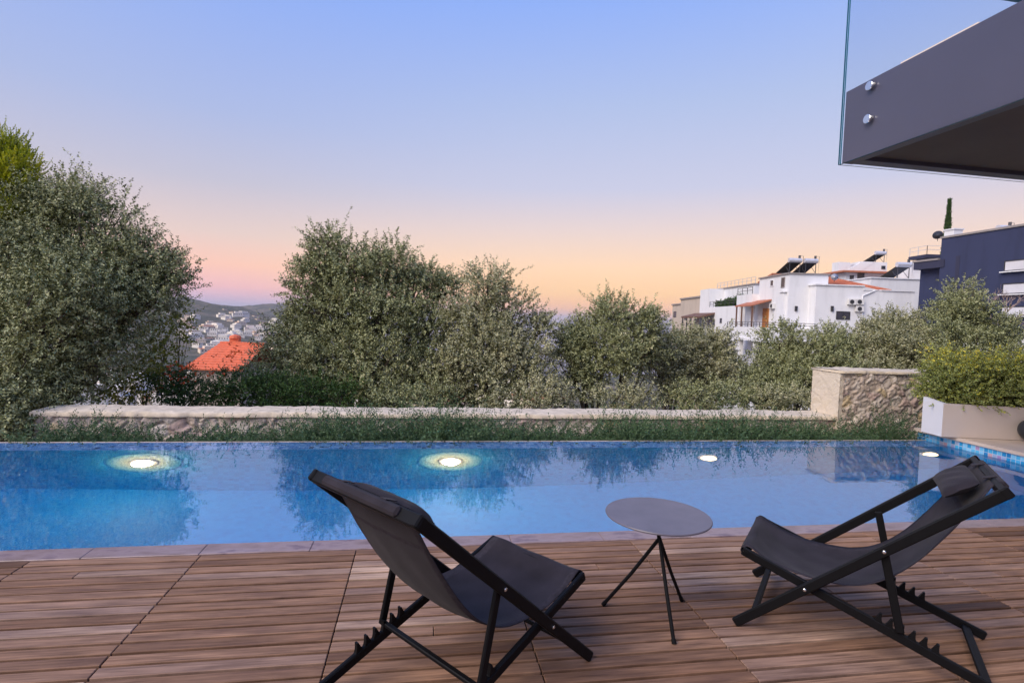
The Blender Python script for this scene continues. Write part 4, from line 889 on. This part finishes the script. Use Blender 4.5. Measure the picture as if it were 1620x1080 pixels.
# canopy over the door
c0=f1.onL(1181,486,-2.4);b=MB()
p=[f1.W(-2.5,b0_+3.2,z1_+.35),f1.W(-2.5,b1_-.6,z1_+.35),f1.W(-.02,b1_-.6,z1_+1.15),f1.W(-.02,b0_+3.2,z1_+1.15)]
b.add(p+[v-np.array([0,0,.16]) for v in p],[(0,1,2,3),(7,6,5,4),(0,4,5,1),(1,5,6,2),(2,6,7,3),(3,7,4,0)]);b.build('tiled_canopy',K['canopy'],e,world=True)
for bb_ in(b0_+3.,b0_+1.2,b1_-.4): part('canopy_post',K['wood2'],e,f1,[(-2.4,-2.24,bb_-.08,bb_+.08,bz1,z1_+.22)])
q=f1.onL(1224,484);ac('air conditioner unit beside the tiled canopy over the orange door',f1,-.0,q[0],q[1]-.35,'L')
for px,py,lb_ in[(1346,482,'left one of the two upper air conditioner units on the wing wall'),(1358,482,'right one of the two upper air conditioner units on the wing wall'),(1358,493,'lowest air conditioner unit of the three on the wing wall')]:
    a_,z_=f1.onF(px,py,wb);ac(lb_,f1,a_,wb,z_)
q=f1.onL(1193,537,-2.0);ac('air conditioner unit under the wrap-around balcony between its columns',f1,-.05,q[0]-4,q[1]-.2,'L')
q=f1.onF(1257,428,1.)[0];heater('solar water heater on the white tower roof, left one of the pair',f1,q,1.,tz+.08,sc=1.02)
q=f1.onF(1282,428,1.)[0];heater('solar water heater on the white tower roof, right one of the pair',f1,q,1.,tz+.08,sc=1.02)
def dish(label,c_,r_,nrm,col='tank'):
    e=empty('satellite_dish',c_,label=label,cat='satellite dish')
    m=MB();m.lathe(np.array(c_)+[0,0,r_*1.3],[(r_,.16*r_),(r_*.8,.1*r_),(r_*.4,.02*r_),(.01,0)][::-1],24,axis=nrm);m.build('reflector',K[col],e,world=True,smooth=True)
    m=MB();m.tube([c_,np.array(c_)+[0,0,r_*1.3]-np.array(nrm)*.05],.035,8);m.build('mast',K['rail'],e,world=True)
    m=MB();m.tube([np.array(c_)+[0,0,r_*.4]+np.array(nrm)*.1,np.array(c_)+[0,0,r_*1.0]+np.array(nrm)*r_*.9],.02,6);m.build('feed_arm',K['rail'],e,world=True)
q=f1.onF(1320,441,1.);dish('grey satellite dish beside the white tower, above the red roof',f1.W(q[0],1.,q[1]-.35),.42,tuple(nrmz(-f1.b*1+f1.a*-.3+np.array([0,0,.35]))))
# --- white block behind it, right
f2=Fr((*f1.W(0,14,0)[:2],0),R(11))
e=empty('white_house',f2.W(f2.onF(1400,440)[0],0,GZ),label='white flat-roofed block rising behind the red roof, next to the navy house',cat='house')
a0,z_=f2.onF(1378,439);a1,_=f2.onF(1470,437);part('wall',K['white'],e,f2,[(a0,a1,0,9,GZ,z_-.1)]);part('cornice',K['wframe'],e,f2,[(a0-.15,a1,-.15,9.1,z_-.1,z_+.06)])
q=f2.onF(1429,432,1.3)[0];heater('solar water heater behind the red roof, close to the navy house edge',f2,q,1.3,z_+.06,sc=1.35,lean=2.2)
f3=Fr((*f1.W(0,30,0)[:2],0),R(11))
e=empty('hillside_house',f3.W(f3.onF(1360,430)[0],0,GZ),label='white house with roof pergola and brown eaves, farthest up between tower and navy house',cat='house')
a0,z_=f3.onF(1338,431);a1,_=f3.onF(1412,431);part('wall',K['white'],e,f3,[(a0,a1,0,10,GZ,z_)])
part('eaves',K['canopy'],e,f3,[(a0-1,a1+.8,-1.0,10.5,z_,z_+.3)])
a2,z2=f3.onF(1366,425);a3,z3=f3.onF(1410,414);part('upper_wall',K['white'],e,f3,[(a2,a3,1.,9,z_+.3,z3)])
b=MB();p=[f3.W(a2-2.5,.95,z_+.32),f3.W(a2,.95,z_+.32),f3.W(a2+2.5,.95,z3),f3.W(a2,.95,z3-.2)];b.add(p+[v+f3.b*.4 for v in p],[(0,1,2,3),(7,6,5,4),(0,4,5,1),(1,5,6,2),(2,6,7,3),(3,7,4,0)]);b.build('gable_parapet',K['white'],e,world=True)
windowF(e,f3,1395,1400,421,425,1.,mat='window');windowF(e,f3,1357,1367,432,443,-.0,mat='window',frame='coffer');windowF(e,f3,1345,1350,436,441,-.0,mat='window')
roofp(e,f3,a0+4,a1+1,-3.5,-1.1,z_-2.6,z_-1.4,hip=1.5)
b=MB();pa_,pz=f3.onF(1336,418,2.);pb_,_=f3.onF(1372,418,2.)
for aa in np.linspace(pa_,pb_,4):
    for bb_ in(2.,4.5): b.bar(f3.W(aa,bb_,z_+.3),f3.W(aa,bb_,pz),.07,.07,side=(1,0,0),bev=0)
for bb_ in(2.,4.5): b.bar(f3.W(pa_,bb_,pz),f3.W(pb_,bb_,pz),.07,.07,side=(0,0,1),bev=0)
for aa in np.linspace(pa_,pb_,7): b.bar(f3.W(aa,2,pz+.05),f3.W(aa,4.5,pz+.05),.05,.05,side=(0,0,1),bev=0)
b.build('roof_pergola',K['tank'],e,world=True)
part('roof_box',K['white'],e,f3,[(pa_-1.6,pa_+.4,1,3,z_+.3,z_+1.9)])
q=f3.onF(1392,412,3.);heater('dark solar water heater on the farthest pergola house, silhouetted on the sky',f3,q[0],3.,z3,sc=1.2,lean=2.8)
# --- middle white villa (farther left)
o4=at(1166,500,D=82);f4=Fr((o4[0],o4[1],0),R(11));G4=-12
e=empty('terrace_villa',(o4[0],o4[1],G4),label='white villa with planted roof terrace and dark pergola, between the beige and large white villas',cat='villa')
b4,z4=f4.onL(1108,463);bz4=f4.onL(1140,457,2.5)[1]
zt=f4.onL(1140,485)[1]
part('wall',K['white'],e,f4,[(0,12,0,b4-5,G4,zt)]);part('upper_wall',K['white'],e,f4,[(2.5,12,.3,b4,G4,bz4-.1)]);part('end_wall',K['white'],e,f4,[(0,2.5,b4-5,b4,G4,bz4-.12)])
part('cornice',K['coffer'],e,f4,[(2.35,12,.15,b4+.1,bz4-.1,bz4+.1)])
railing(e,[f4.W(.15,.2,zt),f4.W(.15,b4-5,zt)],.95)
railing(e,[f4.W(2.7,.5,bz4+.1),f4.W(2.7,b4-1,bz4+.1)],1.0,mat='tank',name='roof_railing')
for p0,p1 in[(1109,1112),(1115,1118),(1123,1126)]: windowL(e,f4,p0,p1,478,484,2.5)
zp=f4.onL(1120,500,-2.2)[1]
pp=f4.onL(1131,500,-.0)[0];pq=f4.onL(1105,500,0)[0]
b=MB();p=[f4.W(-2.6,pp,zp),f4.W(-2.6,pq+2,zp),f4.W(-.02,pq+2,zp+.7),f4.W(-.02,pp,zp+.7)];b.add(p+[v-np.array([0,0,.3]) for v in p],[(0,1,2,3),(7,6,5,4),(0,4,5,1),(1,5,6,2),(2,6,7,3),(3,7,4,0)]);b.build('pergola_roof',K['wood2'],e,world=True)
for bb_ in np.linspace(pp+.2,pq+1.6,5): part('pergola_post',K['rail'],e,f4,[(-2.5,-2.3,bb_-.1,bb_+.1,G4,zp-.2)])
for p0,p1 in[(1108,1111),(1113,1116),(1122,1126),(1128,1131)]: windowL(e,f4,p0,p1,506,516,0,mat='window')
windowL(e,f4,1139.5,1142,504,510,0)
# terrace planting
g=np.random.default_rng(77);pl0=f4.onL(1137,484,1.2)[0]
tree('terrace_shrub','green shrub mass trailing over the roof terrace of the middle white villa','shrub',tuple(f4.W(1.2,pl0*.5,zt)),[(f4.W(1.2,pl0*t,zt+.35+.5*(1-t)),(.9,1.2,.5+.35*(1-t))) for t in(.1,.3,.5,.7,.9)],'green',61,dens=.25,leafL=.22,leafW=.13,nl=12,slen=(.2,.5),trunk=.05)
# --- beige villa
o5=at(1107,500,D=100);f5=Fr((o5[0],o5[1],0),R(11));G5=-15
e=empty('beige_villa',(o5[0],o5[1],G5),label='plain beige villa, farthest left of the row, with stepped sloping roofline',cat='villa')
b5,z5=f5.onL(1077,478);b6,z6=f5.onL(1062,482);z50=f5.onL(1107,467)[1]
part('wall',K['beige'],e,f5,[(0,11,0,b5,G5,z50-.4)]);
part('lower_wall',K['beige'],e,f5,[(0.3,9,b5+.002,b6,G5,f5.onL(1070,482)[1])])
part('roof_edge',K['coffer'],e,f5,[(-.2,11,-.2,b5+.2,z50-.4,z50-.12)]);part('lower_roof_edge',K['coffer'],e,f5,[(.1,9,b5+.2,b6+.3,f5.onL(1070,482)[1],f5.onL(1070,482)[1]+.25)])
windowL(e,f5,1066,1070,493,501,.3,mull=2);windowL(e,f5,1083,1086,501,505,0)
# --- navy house
f6=Fr((60,44,0),R(3));G6=-9
e=empty('navy_house',(60,44,G6),label='tall navy blue house with ribbon windows at the right edge',cat='house')
bN,zN=f6.onL(1490,376);bF,zF=f6.onL(1447,413)
part('tall_block',K['navy'],e,f6,[(0,16,-14,bN,G6,zN-.12)]);part('roof_edge',K['coffer'],e,f6,[(-.12,16,-14,bN+.12,zN-.12,zN+.1)])
part('low_block',K['navy'],e,f6,[(.9,14,bN+.002,bF,G6,zF-.2)])
part('projecting_band',K['navydark'],e,f6,[(-.1,.9,bN-.6,bF,f6.onL(1447,427)[1],zF-.2)])
part('low_roof_edge',K['coffer'],e,f6,[(-.2,14,bN+.125,bF+.12,zF-.2,zF)])
b=MB();q0=f6.onL(1513,405);q1=f6.onL(1519,405);zq=f6.onL(1516,460)[1];f6.box(b,-.03,.3,q1[0],q0[0],zq-8,q0[1]);b.build('vertical_slot',K['navydark'],e,world=True)
for py0,py1,px0 in[(414,428,1591),(450,464,1588),(486,498,1586)]:
    b1_,z1_=f6.onL(px0,py0);_,z0_=f6.onL(px0,py1)
    win(e,f6,'L',0,-13,b1_,z0_,z1_,'winbright','frame',4,.10)
    b=MB();f6.box(b,-.35,-.095,-13.2,b1_+.3,z0_-.22,z0_-.11);b.build('window_sill',K['wframe'],e,world=True)
part('boundary_wall',K['white'],e,f6,[(-6,-5.6,-20,bN-2,G6,f6.onL(1600,535,-6)[1])])
q=f6.onL(1508,373,3.);c_=f6.W(3.,q[0],zN)
ee=empty('chimney',c_,label='white chimney block on the navy house roof',cat='chimney')
b=MB();f6.box(b,2.4,3.6,q[0]-.65,q[0]+.65,zN+.1,zN+1.25);f6.box(b,2.3,3.7,q[0]-.75,q[0]+.75,zN+1.25,zN+1.4);b.build('stack',K['white'],ee,world=True)
dish('dark grey satellite dish leaning on the white chimney of the navy house',f6.W(2.2,q[0]+1.3,zN+.1),.55,tuple(nrmz(-f6.a*.8-f6.b*.5+np.array([0,0,.3]))),'rail')
q=f6.onL(1590,360,2.5);heater('low solar water heater at the right end of the navy house roof',f6,2.5,q[0],zN-1.35,sc=1.15)
# upper balcony behind the navy house
o7=at(1484,405,D=84);f7=Fr((o7[0],o7[1],0),R(11))
e=empty('apartment_building',(o7[0],o7[1],-8),label='building with a railed balcony corner peeping out behind the navy house',cat='building')
a0,z_=f7.onF(1466,402);a1,_=f7.onF(1500,402);part('balcony_slab',K['navydark'],e,f7,[(a0,a1,0,4,z_-.5,z_)]);railing(e,[f7.W(a0+.1,3.9,z_),f7.W(a0+.1,.1,z_),f7.W(a1,.1,z_)],1.35,mat='tank')
part('wall',K['white'],e,f7,[(a0+1.5,a1+8,1.2,9,-8,z_-.5)])
c_=at(1488,520,D=88);c_[2]=-8;ztip=at(1497,321,D=88)[2]
g=np.random.default_rng(88);e=empty('cypress_tree',c_,label='slim dark cypress spire rising behind the navy house',cat='cypress',)
n=5200;hgt=ztip-c_[2];t=g.random(n)**.8;rr=2.0*(1-t)**1.05*(.75+.25*g.random(n))+.03;an=g.uniform(0,2*PI,n)
lean=(at(1497,321,D=88)-at(1490,420,D=88));pz=c_[2]+t*hgt;
st=np.stack([c_[0]+rr*np.cos(an)+lean[0]*np.clip((t-.5)*2,0,1),c_[1]+rr*np.sin(an)+lean[1]*np.clip((t-.5)*2,0,1),pz],1)
dr=nrmz(np.stack([.25*np.cos(an),.25*np.sin(an),np.ones(n)],1));Q,v,P=spray(st,dr,g.uniform(.3,.7,n),6,.28,.10,g,.4,0)
fastmesh('foliage',Q-c_,4,K['green'],e,{'v':v});b=MB();b.tube([c_-[0,0,.3],c_+[0,0,hgt*.5]],[.22,.08],8);b.build('trunk',K['bark'],e,world=True)
# --- house with the orange tiled roof, left
p0=at(312,541,D=46);p1=at(376,543,D=46);p2=at(352,582,D=42);p3=at(292,575,D=42)
ev=np.array([0,0,1.])
a_=nrmz(p1-p0);a_[2]=0;a_=nrmz(a_);f8=Fr((p3[0],p3[1],0),math.atan2(-a_[1],a_[0]))
G8=float(terr(p3[0],p3[1]))-1
e=empty('tiled_roof_house',(p3[0],p3[1],G8),label='house with steep bright orange-red tiled roof between the left trees',cat='house')
L0,Lz=f8.onF(288,583);L1,_=f8.onF(380,583);zr=at(340,541,D=46)[2]
b=MB();zr0=Lz;w8=L1-L0
n=11
for i in range(n):   # overlapping tile courses
    t0=i/n;t1=(i+1)/n
    z0_=zr0+(zr-zr0)*t0;z1_=zr0+(zr-zr0)*t1;y0=t0*3.8;y1=t1*3.8
    b.add([f8.W(L0+y0*.25,y0-.03,z0_+.05),f8.W(L1+.2,y0-.03,z0_+.05),f8.W(L1+.2,y1,z1_+.004),f8.W(L0+y1*.25,y1,z1_+.004),f8.W(L0+y0*.25,y0-.03,z0_-.04),f8.W(L1+.2,y0-.03,z0_-.04)],[(0,1,2,3),(4,5,1,0)])
b.add([f8.W(L0+.95,3.8,zr),f8.W(L1+.2,3.8,zr),f8.W(L1+.2,7.6,zr0),f8.W(L0,7.6,zr0),f8.W(L0,0,zr0)],[(0,1,2,3),(0,3,4)]);
b.tube([f8.W(L0+.9,3.8,zr+.02),f8.W(L1+.2,3.8,zr+.02)],.1,6)
rf=b.build('roof',K['redroof'],e,world=True)
b=MB();c_=f8.W(L0+2.0,4.1,zr-.5);b.box(c_+[0,0,.4],(.7,.7,1.0));b.lathe(c_+[0,0,.9],[(.5,0),(.42,.2),(.02,.32)],12);b.build('chimney',K['redroof'],rf,world=True)
part('wall',K['beige'],e,f8,[(L0+.5,L1-.1,.4,7.2,G8,zr0+.05)])
# --- distant houses on the hillside
g=np.random.default_rng(101);protos=[]
def hill_house(w_,d_,h_,col,two):
    m=MB();m.span((-w_/2,-d_/2,-3),(w_/2,d_/2,h_));
    if two: m.span((-w_*.28,-d_*.5,h_),(w_*.36,d_*.35,h_+2.6))
    for i in range(int(w_/2.6)):
        x=-w_/2+1.2+i*2.6; m.span((x,-d_/2-.05,h_-2.2),(x+1.2,-d_/2+.1,h_-.9),m=1)
    m.span((-w_/2-.2,-d_/2-.2,h_+(0 if not two else 0)),(-w_*.281 if two else w_/2+.2,d_/2+.2,h_+.25),m=2)
    return m,col
def place_house(x,y,rz,k_,label,grp,sc=1.):
    if protos[k_] is None: pass
    o=protos[k_].copy();COL.objects.link(o);o.location=(x,y,float(terr(x,y)));o.rotation_euler=(0,0,rz);o.scale=(sc,)*3
    tag(o,label,'house',grp);return o
K['farwhite']=simple('far_white_wall',(.80,.74,.66),.85);K['farcream']=simple('far_cream_wall',(.72,.60,.48),.85)
for w_,d_,h_,cl,tw_ in[(14,9,5,'farwhite',1),(11,9,3.5,'farcream',0),(18,10,6.5,'farwhite',1),(9,8,5.5,'farwhite',0),(16,9,4,'farcream',1)]:
    m,_=hill_house(w_,d_,h_,cl,tw_);q=m.build('hill_house',[K[cl],K['window'],K['roof'] if cl=='farcream' else K['coffer']]);protos.append(q)
first=set();cnt=0
HL=['two-storey white house with an upper block','low cream house with a red roof','large white house with an upper block','small plain white house with a flat roof','wide two-level cream house with red roof']
def hh(x,y,sc,lab,grp):
    k_=int(g.integers(0,5));lab=HL[k_]+lab;rz=-math.atan2(x,y)+g.normal(0,.5)
    if k_ not in first:
        first.add(k_);o=protos[k_];o.location=(x,y,float(terr(x,y)));o.rotation_euler=(0,0,rz);o.scale=(sc,)*3;tag(o,lab,'house',grp)
    else: place_house(x,y,rz,k_,lab,grp,sc)
for i in range(130):
    px=g.uniform(285,470);a_=math.atan2(raydir(px,500)[0],raydir(px,500)[1])
    rr_=g.choice([g.uniform(560,760),g.uniform(780,900),g.uniform(900,1250)],p=[.3,.35,.35])
    if px<350 and rr_>1000: continue
    hh(rr_*math.sin(a_),rr_*math.cos(a_),g.uniform(.6,1.15),' in the distant hillside town','houses of the distant hillside town')
for i in range(44):
    px=g.uniform(120,330) if i<26 else g.uniform(380,900);a_=math.atan2(raydir(px,560)[0],raydir(px,560)[1]);rr_=g.uniform(110,380)
    hh(rr_*math.sin(a_),rr_*math.cos(a_),g.uniform(.7,1.),' in the valley, left of the red roof' if i<26 else ' in the valley behind the middle olives','houses in the valley behind the trees')
for k_,q in enumerate(protos):
    if k_ not in first: bpy.data.objects.remove(q)

# ------------------------------------------------------------------ haze
hm=bpy.data.materials.new('haze_air');hm.use_nodes=True;ht=hm.node_tree;ht.nodes.clear();pv=ht.nodes.new('ShaderNodeVolumePrincipled');ho=ht.nodes.new('ShaderNodeOutputMaterial')
pv.inputs['Color'].default_value=(.84,.84,.92,1);pv.inputs['Density'].default_value=.00011;pv.inputs['Anisotropy'].default_value=.0;ht.links.new(pv.outputs[0],ho.inputs['Volume'])
b=MB();b.span((-20500,-20500,-92),(20500,20500,120));o=b.build('haze',hm);tag(o,kind='stuff');o['label']='thin evening haze over the valley and the sea'
